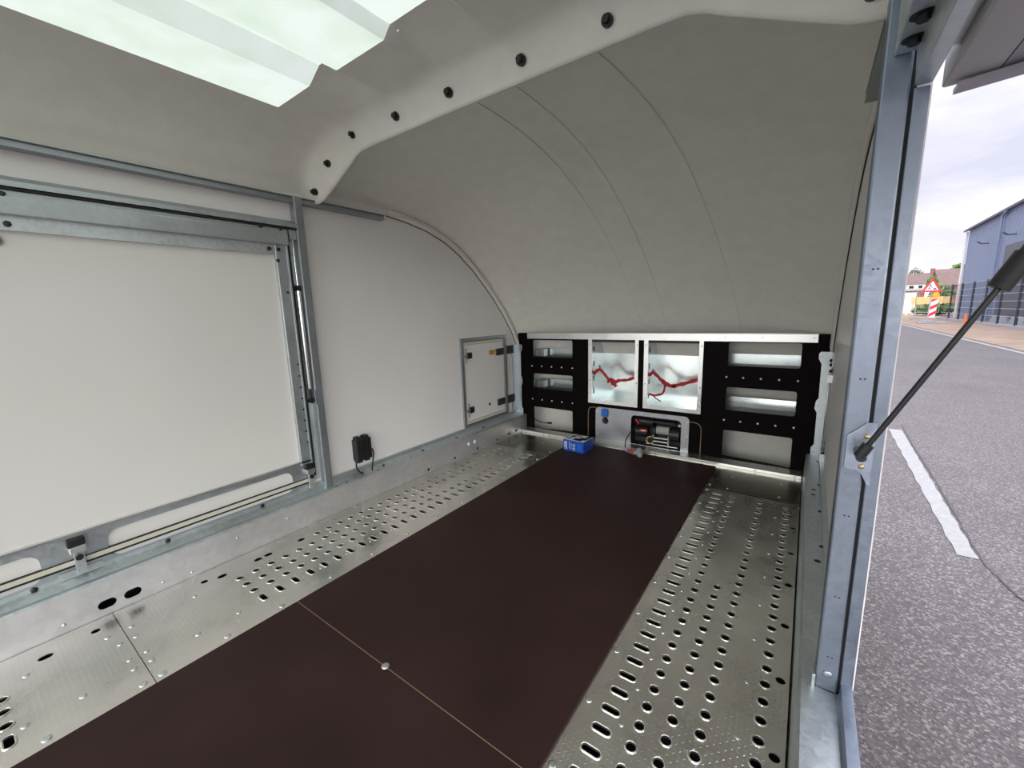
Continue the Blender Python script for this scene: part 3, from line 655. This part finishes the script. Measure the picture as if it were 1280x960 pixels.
cl = corner_bracket(lambda x: x, 'blue-grey notched metal bracket left of the dark bulkhead')
for zz in (.70, .288): build(MB().box(-2.004, -1.995, 2.705, 2.80, zz - .035, zz + .030), 'hinge_plate', 'dark', cl, bevel=.002)
crb = corner_bracket(mx_, 'grey-green notched metal bracket right of the dark bulkhead')
for yy, zz in ((2.84, .69), (2.81, .67), (2.78, .64), (2.75, .615), (2.80, .24), (2.78, .205), (2.75, .19)): rivet(crb, (.118, yy - .03, zz), .010, 'bolt', 'black', (-1, 0, 0), .014, True)
build(MB().cyl((.110, 2.72, .17), (.110, 2.72, .60), .005, 10), 'rod', 'chrome', crb)
for z in (.585, .15): build(MB().box(.100, .121, 2.70, 2.74, z, z + .04), 'clamp', 'alu', crb)
build(MB().box(.050, .112, 2.860, 2.869, .735, .83), 'corner_block', 'bulk', crb)

# shelf trays behind the openings
for i, (a, b, c_, d) in enumerate(OPL[:2] + OPR[:2]):
    side = 'left' if i < 2 else 'right'; lvl = 'upper' if i % 2 == 0 else 'lower'
    t = empty('shelf_tray', ((a + c_) / 2, 2.9, b), 'metal tray behind the %s %s opening of the bulkhead' % (lvl, side), 'tray', 'metal trays behind the bulkhead openings')
    build(MB().box(a - .03, c_ + .02, 2.887, 3.03, b - .012, b - .004), 'base', 'dark', t)
    build(MB().box(a - .03, c_ + .02, 3.02, 3.026, b - .004, b + .062), 'back_lip', 'cab', t)
    build(MB().box(a - .034, a - .028, 2.887, 3.026, b - .01, b + .062), 'end', 'galv', t)
    if i < 2: build(MB().box(a - .02, a + .07, 2.95, 3.0, b - .004, b + .058), 'bracket', 'galvframe', t, bevel=.004)
# plug behind the lower left opening
pg = empty('cable_plug', (-1.70, 3.0, .05), 'small black cable plug behind the bottom left opening', 'plug')
build(MB().tube(bez([(-1.93, 2.93, .10), (-1.86, 2.92, .07), (-1.80, 2.92, .055), (-1.74, 2.93, .062)]), .004, 8), 'cable', 'rubber', pg, smooth=True)
build(MB().cyl((-1.75, 2.93, .062), (-1.715, 2.93, .066), .009, 12), 'plug', 'black', pg, smooth='auto')

# ================================================================== storage boxes
def storage_box(bx, label):
    a, b, c_, d = bx; fw = .029
    t = empty('storage_box', ((a + c_) / 2, 2.98, b), label, 'storage box', 'open metal boxes set in the bulkhead')
    build(MB().plate('xz', rect(a, b, c_, d - .001), [rect(a + fw, b + fw * .9, c_ - fw + .004, d - .008)], BY - .005, BY - .002), 'front_frame', 'alu', t, weld=False)
    xi0, xi1, zi0, zi1 = a + fw - .001, c_ - fw + .006, b + fw * .9 - .002, d - .012
    cx = [circ(0, 0, 1)]
    sl_ = [slot(2.905, z, .012, .021) for z in (zi1 - .075, zi1 - .19, zi1 - .30, zi0 + .062)]
    build(MB().plate('yz', rect(BY, zi0, 3.09, zi1), sl_, xi0 - .003, xi0), 'left_side', 'cab', t, weld=False)
    build(MB().box(xi0 - .02, xi0 - .012, BY + .016, 3.09, zi0, zi1), 'backing', 'dark', t)  # dark sheet added behind the slots for the shade inside them
    build(MB().box(xi1, xi1 + .003, BY, 3.09, zi0, zi1), 'right_side', 'cab', t)
    build(MB().box(xi0, xi1, 3.088, 3.091, zi0, zi1), 'back', 'cab', t)
    build(MB().box(xi0, xi1, BY, 3.09, zi0 - .003, zi0), 'base', 'cab', t)
    build(MB().box(xi0, xi1, BY + .001, 3.09, zi1 - .006, zi1).box(xi0, xi1, BY + .03, BY + .034, zi1 - .025, zi1), 'lid', 'dark', t)
    for k in range(4):
        z = b + .04 + (d - b - .09) * k / 3
        for x in (a + .013, c_ - .010): rivet(t, (x, BY - .005, z), .004, 'rivet', 'dark' if k % 2 else 'alu', (0, -1, 0), .002)
    for x in (a + .04, c_ - .04): rivet(t, (x, BY - .005, b + .012), .005, 'rivet', 'alu', (0, -1, 0), .003)
    return t
storage_box(BX[0], 'narrower open metal box in the bulkhead, nearer the left wall')
storage_box(BX[1], 'open metal box in the bulkhead, right of its neighbour, above the winch')
def ribbon(mb, pts, w=.020, t=.0025):      # webbing: flat band, width mostly vertical
    P = [Vector(p) for p in pts]
    vs = []
    for i, p in enumerate(P):
        dd = (P[min(i + 1, len(P) - 1)] - P[max(i - 1, 0)]).normalized()
        nrm = Vector((0, 0, 1)) - dd * dd.z; nrm.normalize(); dep = dd.cross(nrm)
        ww = w * (.5 + .12 * math.sin(i * 1.7))
        for s1, s2 in ((-1, -1), (1, -1), (1, 1), (-1, 1)): vs.append(p + nrm * ww * s1 + dep * t * s2)
    n = len(P)
    mb.add(vs, [(i * 4 + j, i * 4 + (j + 1) % 4, (i + 1) * 4 + (j + 1) % 4, (i + 1) * 4 + j) for i in range(n - 1) for j in range(4)] + [(3, 2, 1, 0), tuple((n - 1) * 4 + j for j in range(4))])
def dens(pts, k=5):
    o = []
    for p, q in zip(pts, pts[1:]): o += [Vector(p).lerp(Vector(q), i / k) for i in range(k)]
    return o + [Vector(pts[-1])]
s1 = empty('tie_strap', (-1.15, 2.91, .44), 'knotted red tie strap hanging across the left metal box', 'strap', 'red straps across the boxes')
mb = MB(); ribbon(mb, dens([(-1.322, 2.915, .515), (-1.29, 2.905, .545), (-1.262, 2.90, .555), (-1.23, 2.90, .52), (-1.19, 2.895, .478), (-1.15, 2.89, .468)])); ribbon(mb, dens([(-1.16, 2.89, .462), (-1.11, 2.89, .482), (-1.05, 2.89, .488), (-.988, 2.888, .512)]))
build(mb, 'webbing', 'red', s1)
mb = MB(); ribbon(mb, dens([(-1.18, 2.885, .49), (-1.15, 2.875, .462), (-1.128, 2.88, .435)], 4), .026); ribbon(mb, dens([(-1.20, 2.885, .462), (-1.16, 2.873, .488), (-1.12, 2.88, .47), (-1.165, 2.872, .452)], 4), .016)
build(mb, 'knot', 'red', s1)
build(MB().tube([(-1.268, 2.905, .56), (-1.270, 2.90, .585), (-1.262, 2.895, .57)], .004, 6), 'hook', 'black', s1)
s2 = empty('tie_strap', (-.75, 2.91, .34), 'red tie strap with a loose trailing end across the right metal box', 'strap', 'red straps across the boxes')
mb = MB(); ribbon(mb, dens([(-.897, 2.915, .53), (-.87, 2.905, .556), (-.83, 2.90, .525), (-.797, 2.895, .49), (-.775, 2.89, .472), (-.714, 2.89, .468)])); ribbon(mb, dens([(-.73, 2.89, .468), (-.66, 2.89, .49), (-.565, 2.888, .528)]), .024)
build(mb, 'webbing', 'red', s2)
mb = MB(); ribbon(mb, dens([(-.78, 2.89, .475), (-.785, 2.887, .43), (-.797, 2.885, .408), (-.85, 2.885, .392), (-.893, 2.89, .40)]), .014); ribbon(mb, dens([(-.87, 2.887, .402), (-.84, 2.885, .375), (-.80, 2.885, .352)]), .007)
build(mb, 'loose_end', 'red', s2)
mb = MB(); ribbon(mb, dens([(-.80, 2.888, .505), (-.77, 2.88, .485), (-.75, 2.885, .478)], 4), .024); build(mb, 'knot', 'red', s2)
build(MB().tube([(-.872, 2.905, .575), (-.855, 2.895, .572), (-.838, 2.895, .552)], .0045, 6), 'hook', 'chrome', s2)

# ================================================================== winch panel and winch
wp = empty('winch_cover', (-.945, BY, 0), 'grey metal cover panel with a cut-out showing the winch', 'panel')
def halfround(x0, z0, x1, z1, r, n=6):
    p = [(x0, z0)]
    for cx, cz, a0 in ((x0 + r, z1 - r, 180), (x1 - r, z1 - r, 90)):
        for i in range(n + 1): t = math.radians(a0 - 90 * i / n); p.append((cx + r * math.cos(t), cz + r * math.sin(t)))
    return p + [(x1, z0)]
build(MB().plate('xz', halfround(-1.284, .012, -.607, .270, .03), [halfround(-1.006, .023, -.657, .238, .03), circ(-1.205, .168, .026, 20)], BY - .006, BY - .003), 'plate', 'cover', wp, weld=False)
build(MB().cyl((-1.205, BY - .0025, .168), (-1.205, BY + .01, .168), .03, 20), 'grommet', 'black', wp)
for x, z in ((-1.27, .235), (-1.27, .15), (-1.27, .06), (-.62, .235), (-.62, .135), (-.62, .05), (-.93, .255)): rivet(wp, (x, BY - .006, z), .0045, 'rivet', 'white', (0, -1, 0), .002)
cn = empty('power_connector', (-1.203, 2.85, .17), 'blue power connector with red and black leads on the winch panel', 'connector')
build(MB().box(-1.229, -1.181, 2.838, 2.863, .205, .258).box(-1.222, -1.188, 2.841, 2.86, .255, .264), 'housing', 'bluep', cn, bevel=.003)
build(MB().tube(bez([(-1.211, 2.85, .207), (-1.215, 2.846, .185), (-1.212, 2.87, .168)]), .0045, 8), 'red_lead', 'redp', cn, smooth=True, label='red lead')
build(MB().tube(bez([(-1.198, 2.85, .207), (-1.193, 2.846, .185), (-1.200, 2.87, .165)]), .0045, 8), 'black_lead', 'black', cn, smooth=True)
wn = empty('winch', (-.83, 2.93, .02), 'black electric winch with a rope drum and hook behind the cut-out', 'winch')
build(MB().box(-1.02, -.645, 2.99, 3.0, .0, .26).box(-1.02, -.645, 2.885, 3.0, .0, .012).box(-1.022, -1.018, 2.886, 3.0, 0, .26).box(-.647, -.643, 2.886, 3.0, 0, .26), 'housing', 'dark', wn)
build(MB().cyl((-.99, 2.935, .185), (-.86, 2.935, .185), .036, 24).cyl((-.985, 2.93, .11), (-.90, 2.93, .11), .042, 24), 'motor', 'black', wn, smooth='auto')
build(MB().cyl((-.74, 2.935, .115), (-.675, 2.935, .115), .052, 26), 'gearbox', 'black', wn, smooth='auto')
build(MB().cyl((-.85, 2.935, .125), (-.838, 2.935, .125), .046, 24), 'drum_flange', 'black', wn, smooth='auto')
build(MB().box(-.90, -.70, 2.90, 2.96, .19, .205), 'tie_bar', 'black', wn, bevel=.003)
dm = MB()
for i in range(9): dm.add(*[(lambda a: (a.v, a.f))(MB().cyl((-.835 + .0098 * i, 2.93, .135), (-.826 + .0098 * i, 2.93, .135), .030, 20))][0])
build(dm, 'rope_drum', 'rope', wn, smooth='auto')
build(MB().cyl((-.85, 2.895, .083), (-.745, 2.895, .083), .0055, 12).cyl((-.85, 2.892, .058), (-.745, 2.892, .058), .0055, 12).cyl((-.90, 2.89, .033), (-.68, 2.89, .033), .005, 12).cyl((-.745, 2.888, .025), (-.745, 2.888, .105), .005, 12), 'fairlead', 'alu', wn, smooth='auto')
build(MB().tube([(-.872 + .024 * math.cos(t), 2.885, .062 + .026 * math.sin(t)) for t in [math.radians(a) for a in range(60, 361, 20)]], .0065, 8).tube([(-.862, 2.885, .085), (-.845, 2.885, .105)], .006, 8), 'hook', 'brass', wn, smooth=True)
build(MB().tube(bez([(-.98, 2.89, .205), (-.965, 2.885, .195), (-.953, 2.885, .172)], 8), .007, 8), 'clutch_lever', 'redp', wn, smooth=True)
tg = build(MB().box(-.945, -.895, 2.888, 2.891, .118, .136), 'tag', 'redp', wn); build(MB().box(-.940, -.905, 2.8865, 2.888, .123, .129), 'print', 'white', tg)
build(MB().cyl((-.675, 2.90, .192), (-.675, 2.894, .192), .009, 14), 'button', 'cream', wn)
# remote control
rc = empty('winch_remote', (-.91, 2.69, .0085), 'grey hand remote with red grip on the board before the winch', 'remote control')
P = [(-.985, 2.715, .024), (-.965, 2.70, .024), (-.94, 2.69, .023), (-.915, 2.682, .022), (-.893, 2.68, .024)]
mb = MB().tube(bez(P, 12), .015, 12, .017); build(mb, 'handle', 'greyp', rc, smooth=True)
build(MB().cyl((-.885, 2.70, .040), (-.868, 2.655, .020), .020, 18, .018).cyl((-.868, 2.655, .020), (-.864, 2.645, .0195), .018, 18, .010), 'head', 'greyp', rc, smooth='auto')
build(MB().tube(bez([(-.962, 2.684, .030), (-.94, 2.674, .033), (-.91, 2.668, .028)], 8), .009, 10, .006), 'grip', 'redp', rc, smooth=True)
build(MB().tube(bez([(-.985, 2.715, .024), (-1.02, 2.74, .05), (-1.02, 2.84, .10), (-.985, 2.865, .15), (-.955, 2.90, .17)], 20), .0036, 8), 'cable', 'rubber', rc, smooth=True)

# ================================================================== blue carton
ct = empty('carton', (-1.29, 2.585, .0085), 'small blue printed carton on the far left corner of the brown board', 'box')
ang = math.radians(-3.5); ca, sa = math.cos(ang), math.sin(ang); O = Vector((-1.382, 2.524, .0085))
def cw(u, v, w): return (O.x + u * ca - v * sa, O.y + u * sa + v * ca, O.z + w)
def cbox(mb, u0, u1, v0, v1, w0, w1): return mb.add([cw(u, v, w) for w in (w0, w1) for v in (v0, v1) for u in (u0, u1)], [(0, 2, 3, 1), (4, 5, 7, 6), (0, 1, 5, 4), (2, 6, 7, 3), (0, 4, 6, 2), (1, 3, 7, 5)])
cb = build(cbox(MB(), 0, .165, 0, .145, 0, .082), 'body', 'blue', ct, bevel=.0015)
build(cbox(MB(), .002, .163, .002, .143, .0822, .0838), 'top_picture', 'white', ct)
q = MB(); cbox(q, .070, .135, .01, .055, .0838, .0844); cbox(q, .10, .158, .045, .085, .0838, .0844); cbox(q, .02, .05, .07, .095, .0838, .0844); cbox(q, .13, .160, .09, .14, .0838, .0844)
build(q, 'picture', 'black', ct)
q = MB(); cbox(q, .02, .09, .10, .138, .0838, .0844); cbox(q, .010, .05, .02, .05, .0838, .0844); build(q, 'picture_detail', 'greyp', ct)
q = MB()
for u, w0, w1 in ((.010, .012, .068), (.016, .030, .068), (.026, .010, .040), (.026, .046, .070)): cbox(q, u, u + .004, -.0008, 0, w0, w1)
for w in (.012, .022, .032, .044, .054, .064): cbox(q, .022, .032, -.0008, 0, w, w + .004)
for u in (.078, .090):
    for w in (.012, .024, .038, .050): cbox(q, u, u + .008, -.0008, 0, w, w + .005); cbox(q, u + .006, u + .008, -.0008, 0, w, w + .009)
for w in (.02, .035, .05): cbox(q, .062, .070, -.0008, 0, w, w + .006)
cbox(q, .050, .053, -.0008, 0, .02, .07)
build(q, 'print', 'white', ct)
q = MB(); cbox(q, .112, .150, -.0006, 0, .014, .066); build(q, 'pale_panel', 'bluep', ct)
q = MB(); cbox(q, -.0006, 0, .02, .12, .01, .07); build(q, 'side_label', 'white', ct)

# ================================================================== outside: sign, fences, buildings
sg = empty('warning_sign', (6.5, 38.5, GZ), 'red-edged triangular roadworks sign above a striped board by the road', 'road sign')
T = Vector((6.37, 38.5, 2.36)); BL = Vector((5.90, 38.5, 1.52)); BR = Vector((6.83, 38.5, 1.50)); cen = (T + BL + BR) / 3
def tri(sc, y0, y1):
    p = [cen + (q - cen) * sc for q in (BL, BR, T)]
    return MB().add([(q.x, y0, q.z) for q in p] + [(q.x, y1, q.z) for q in p], [(0, 1, 2), (5, 4, 3), (0, 3, 4, 1), (1, 4, 5, 2), (2, 5, 3, 0)])
tp = build(tri(1.06, 38.50, 38.53), 'triangle', 'signred', sg)
build(tri(.70, 38.49, 38.50), 'field', 'signwhite', tp)
q = MB().cyl((6.30, 38.485, 1.93), (6.30, 38.49, 1.93), .045, 10)
q.tube([(6.30, 38.487, 1.88), (6.24, 38.487, 1.78), (6.20, 38.487, 1.66)], .03, 6, .004).tube([(6.24, 38.487, 1.78), (6.31, 38.487, 1.66)], .03, 6, .004).tube([(6.29, 38.487, 1.86), (6.36, 38.487, 1.79), (6.46, 38.487, 1.70)], .018, 6, .004)
q.add([(6.42, 38.485, 1.64), (6.62, 38.485, 1.64), (6.52, 38.485, 1.75)], [(0, 1, 2)])
build(q, 'digging_figure', 'black', tp)
lp = build(MB().cyl((6.59, 38.42, 1.30), (6.59, 38.55, 1.30), .17, 20), 'lamp', 'amber', sg, smooth='auto')
build(MB().box(6.42, 6.74, 38.43, 38.55, 1.02, 1.14), 'lamp_case', 'yellow', sg, bevel=.02)
bd = build(MB().add([(6.42, 38.45, 1.05), (6.74, 38.45, 1.08), (6.68, 38.45, -.17), (6.36, 38.45, -.14), (6.42, 38.5, 1.05), (6.74, 38.5, 1.08), (6.68, 38.5, -.17), (6.36, 38.5, -.14)],
                    [(3, 2, 1, 0), (4, 5, 6, 7), (0, 1, 5, 4), (1, 2, 6, 5), (2, 3, 7, 6), (3, 0, 4, 7)]), 'board', 'signwhite', sg)
for z0 in (.83, .33, -.12):
    q = MB(); zz = z0
    q.add([(6.365 + (zz + .14) * .05, 38.44, zz), (6.365 + (zz + .4) * .05, 38.44, zz + .22), (6.685 + (zz + .45) * .05, 38.44, min(zz + .42, 1.07)), (6.685 + (zz + .2) * .05, 38.44, zz + .20)], [(3, 2, 1, 0)])
    build(q, 'stripe', 'signred', bd)
build(MB().cyl((6.35, 38.56, -.5), (6.40, 38.56, 2.1), .03, 10), 'pole', 'wire', sg, smooth='auto')
build(MB().box(5.9, 7.2, 38.1, 38.9, GZ, GZ + .10).box(6.1, 6.7, 38.3, 38.7, GZ + .10, GZ + .22), 'foot', 'concrete', sg, bevel=.02)
cn_ = empty('marker_post', (7.16, 34, GZ), 'orange marker post on the soil in front of the dark fence', 'post')
build(MB().box(7.10, 7.20, 33.97, 34.03, GZ, .14), 'stake', 'orangep', cn_, bevel=.01)
build(MB().box(7.02, 7.28, 33.85, 34.15, GZ, GZ + .05), 'base', 'orangep', cn_, bevel=.01)
# dark mesh fence: panels 2.5 m, posts, running along the road
fx = 8.35; ys_ = [23.9 + 2.5 * i for i in range(10)]; lbls = []
for i, y in enumerate(ys_[:-1]):
    t = empty('mesh_fence_panel', (fx, y, GZ), 'dark grey mesh fence panel in the row before the blue-grey hall', 'fence', 'dark mesh fence panels along the soil')
    q = MB()
    for k in range(7): q.box(fx - .012, fx + .012, y + .045, y + 2.455, GZ + .15 + .40 * k, GZ + .175 + .40 * k)
    build(q, 'bar', 'wire', t); q = MB()
    for k in range(17): q.box(fx - .004, fx + .004, y + .08 + .145 * k, y + .087 + .145 * k, GZ + .12, 2.02)
    build(q, 'mesh', 'fence', t)
    build(MB().box(fx - .05, fx + .05, y - .04, y + .04, GZ, 2.06), 'post', 'fence', t)
build(MB().box(fx - .15, fx + .15, 20, 46.6, GZ, GZ + .14), 'kerb', 'concrete', kind='structure', label='low concrete kerb under the dark mesh fence')
# light site fence further left
for i, x in enumerate((5.5, 6.9)):
    t = empty('site_fence_panel', (x, 46.5, GZ), 'pale wire site fence panel standing behind the roadworks sign', 'fence', 'pale site fence panels')
    q = MB().tube([(x, 46.5, .0), (x, 46.5, 1.75), (x + 1.35, 46.5, 1.75), (x + 1.35, 46.5, .0), (x, 46.5, 0)], .022, 6)
    build(q, 'frame', 'wire', t)
    q = MB()
    for k in range(9): q.cyl((x + .135 * (k + 1), 46.5, 0), (x + .135 * (k + 1), 46.5, 1.75), .005, 5)
    for k in range(6): q.cyl((x, 46.5, .3 * k + .1), (x + 1.35, 46.5, .3 * k + .1), .005, 5)
    build(q, 'wire_mesh', 'wire', t)
    build(MB().box(x - .2, x + .2, 46.2, 46.8, GZ, GZ + .14).cyl((x, 46.5, GZ + .1), (x, 46.5, .05), .025, 8), 'foot', 'concrete', t)
# hall
hall = empty('industrial_hall', (16, 30, GZ), 'blue-grey sheet metal hall behind the dark fence', 'building')
def topz(y): return 6.36 + (50 - y) * .021
q = MB().add([(10, 50, GZ), (22, 50, GZ), (22, 50, 8.2), (10, 50, topz(50)), (10, 5, GZ), (22, 5, GZ), (22, 5, 9.2), (10, 5, topz(5))],
             [(0, 1, 2, 3), (7, 6, 5, 4), (0, 3, 7, 4), (1, 5, 6, 2), (3, 2, 6, 7)])
hw = build(q, 'wall', 'shed', hall)
q = MB()
for k in range(150): q.box(9.985, 10.0, 5.1 + .3 * k, 5.22 + .3 * k, GZ + .3, topz(5.1 + .3 * k) - .02)
build(q, 'cladding_rib', 'shed', hw)
build(MB().add([(9.75, 50.5, topz(50) - .02), (10.2, 50.5, topz(50) + .10), (10.2, 5, topz(5) + .10), (9.75, 5, topz(5) - .02), (9.75, 50.5, topz(50) + .12), (10.2, 50.5, topz(50) + .22), (10.2, 5, topz(5) + .22), (9.75, 5, topz(5) + .12)],
               [(0, 1, 2, 3), (7, 6, 5, 4), (0, 4, 5, 1), (3, 2, 6, 7), (0, 3, 7, 4)]), 'roof_edge', 'trimd', hall)
build(MB().cyl((9.86, 42.3, GZ), (9.86, 42.3, 6.35), .07, 10).cyl((9.86, 42.3, 6.35), (9.8, 41.5, 6.5), .07, 10), 'downpipe', 'shed', hall, smooth='auto')
build(MB().cyl((9.9, 50.1, GZ), (9.9, 50.1, 6.3), .09, 10), 'corner_trim', 'signwhite', hall)
for y in (44.8, 39.9):
    build(MB().tube([(10.0, y, 4.85), (9.6, y - .1, 4.85), (9.3, y - .5, 4.98)], .045, 8), 'wall_lamp', 'trimd', hall)
build(MB().box(9.96, 10.02, 36, 41.2, GZ, 4.3), 'gate', 'trimd', hall)
# brick house far
def house(name, x0, x1, y0, y1, zb, ze, zr, label, wallm, ridge='x', wins=(), chim=None):
    t = empty(name, ((x0 + x1) / 2, (y0 + y1) / 2, zb), label, 'house')
    w = build(MB().box(x0, x1, y0, y1, zb, ze), 'wall', wallm, t)
    if ridge == 'x':
        ym = (y0 + y1) / 2
        rf = MB().add([(x0 - .3, y0 - .4, ze - .1), (x1 + .3, y0 - .4, ze - .1), (x1 + .3, ym, zr), (x0 - .3, ym, zr), (x1 + .3, y1 + .4, ze - .1), (x0 - .3, y1 + .4, ze - .1)], [(0, 1, 2, 3), (3, 2, 4, 5), (0, 3, 5), (1, 4, 2), (0, 5, 4, 1)])
    else:
        xm = (x0 + x1) / 2
        rf = MB().add([(x0 - .3, y0 - .3, ze - .1), (x0 - .3, y1, ze - .1), (xm, y1, zr), (xm, y0 - .3, zr), (x1 + .3, y1, ze - .1), (x1 + .3, y0 - .3, ze - .1)], [(0, 1, 2, 3), (3, 2, 4, 5), (0, 3, 5), (1, 4, 2), (0, 5, 4, 1)])
    r = build(rf, 'roof', 'roof', t)
    for a, b, c_, d in wins:
        f_ = build(MB().box(a, b, y0 - .06, y0 + .02, c_, d), 'window', 'signwhite', t)
        build(MB().box(a + .12, b - .12, y0 - .08, y0 - .05, c_ + .1, d - .1), 'pane', 'glass', f_)
    if chim: build(MB().box(*chim), 'chimney', 'brick', t)
    return t
house('terraced_house', 13.0, 20.5, 110, 118, GZ, 4.1, 6.1, 'white-windowed house with a brown roof left of the roadworks sign', 'render', 'x', [(14.9, 15.8, 3.1, 3.8), (16.2, 17.0, 3.1, 3.8)], (18.4, 18.9, 113.5, 114.5, 5.2, 6.9))
house('brick_house', 16.7, 21.5, 95, 103, GZ, 3.3, 5.9, 'red brick house with a steep brown roof beside the hall', 'brick', 'x', [(16.95, 17.2, 2.2, 3.1), (17.4, 17.65, 2.2, 3.1)])
t = empty('garage_row', (11, 72, GZ), 'brick garages with pale doors behind the site fence', 'garage')
build(MB().box(8.6, 12.6, 70, 75, GZ, 2.15), 'wall', 'brick', t); build(MB().box(8.5, 12.7, 69.8, 75, 2.15, 2.4), 'roof', 'concrete', t)
for a in (9.2, 11.0): build(MB().box(a, a + 1.1, 69.9, 70, GZ, 1.9), 'door', 'signwhite', t)
build(MB().box(8.5, 11.5, 60, 60.1, .55, 1.30).box(8.6, 8.7, 60, 60.1, GZ, .55).box(11.3, 11.4, 60, 60.1, GZ, .55), 'yellow_barrier', 'yellow', label='yellow boarding along the far site behind the sign', cat='barrier')
build(MB().box(7.2, 8.4, 60, 60.1, .35, 1.25).box(7.3, 7.4, 60, 60.1, GZ, .35).box(8.2, 8.3, 60, 60.1, GZ, .35), 'white_barrier', 'signwhite', label='pale boarding beside the yellow boarding', cat='barrier')
def blob(name, c, rx, rz, m_, label, trunk=False, cat='bush', n=420):
    t = empty(name, (c[0], c[1], GZ), label, cat); q = MB()
    for i in range(n):
        th = random.uniform(0, 6.283); ph = math.acos(random.uniform(-1, 1)); rr_ = random.uniform(.75, 1) * (1 + .15 * math.sin(3 * th + 2 * ph))
        p = Vector((c[0] + rx * rr_ * math.sin(ph) * math.cos(th), c[1] + rx * rr_ * math.sin(ph) * math.sin(th), c[2] + rz * rr_ * math.cos(ph)))
        a = Vector((random.uniform(-1, 1), random.uniform(-1, 1), random.uniform(-1, 1))).normalized() * rx * .16; b = a.orthogonal().normalized() * rx * .12
        q.add([p - a, p + b, p + a, p - b], [(0, 1, 2, 3)])
    build(q, 'foliage', m_, t, weld=False)
    build(MB().cyl((c[0], c[1], GZ), (c[0], c[1], c[2]), rx * .07, 8, rx * .04), 'trunk', 'roof', t)
    return t
blob('far_tree', (17.6, 124, 5.7), 1.3, 1.8, 'leafd', 'dull green tree rising over the far house roof', cat='tree')
blob('far_tree', (24.3, 124, 6.2), 2.0, 1.7, 'leaf', 'light green tree rising behind the brick house roof', cat='tree')
blob('far_tree', (15.3, 93, 3.2), .8, 1.5, 'leaf', 'slender yellow-green tree between the two houses', cat='tree')
blob('garden_bush', (11.4, 64, 1.6), 1.0, .9, 'leaf', 'bright green bush right of the roadworks sign', cat='bush')
blob('garden_bush', (10.6, 90, 2.2), 2.4, .5, 'leaf', 'green hedge below the far white-windowed house', cat='hedge')
blob('grass_tuft', (9.9, 57, .1), 1.6, .45, 'leaf', 'low green growth before the yellow boarding', cat='bush')
q = MB()
for k in range(5): q.add(*[(lambda a: (a.v, a.f))(MB().cyl((8.9 + .1 * (k % 3), 31.5 + 1.3 * k, GZ), (8.92 + .1 * (k % 3), 31.6 + 1.3 * k, GZ + .5), .38, 9, .18))][0])
build(q, 'rubble_heap', 'concrete', label='pale rubble heap behind the dark mesh fence', cat='rubble', kind='stuff')
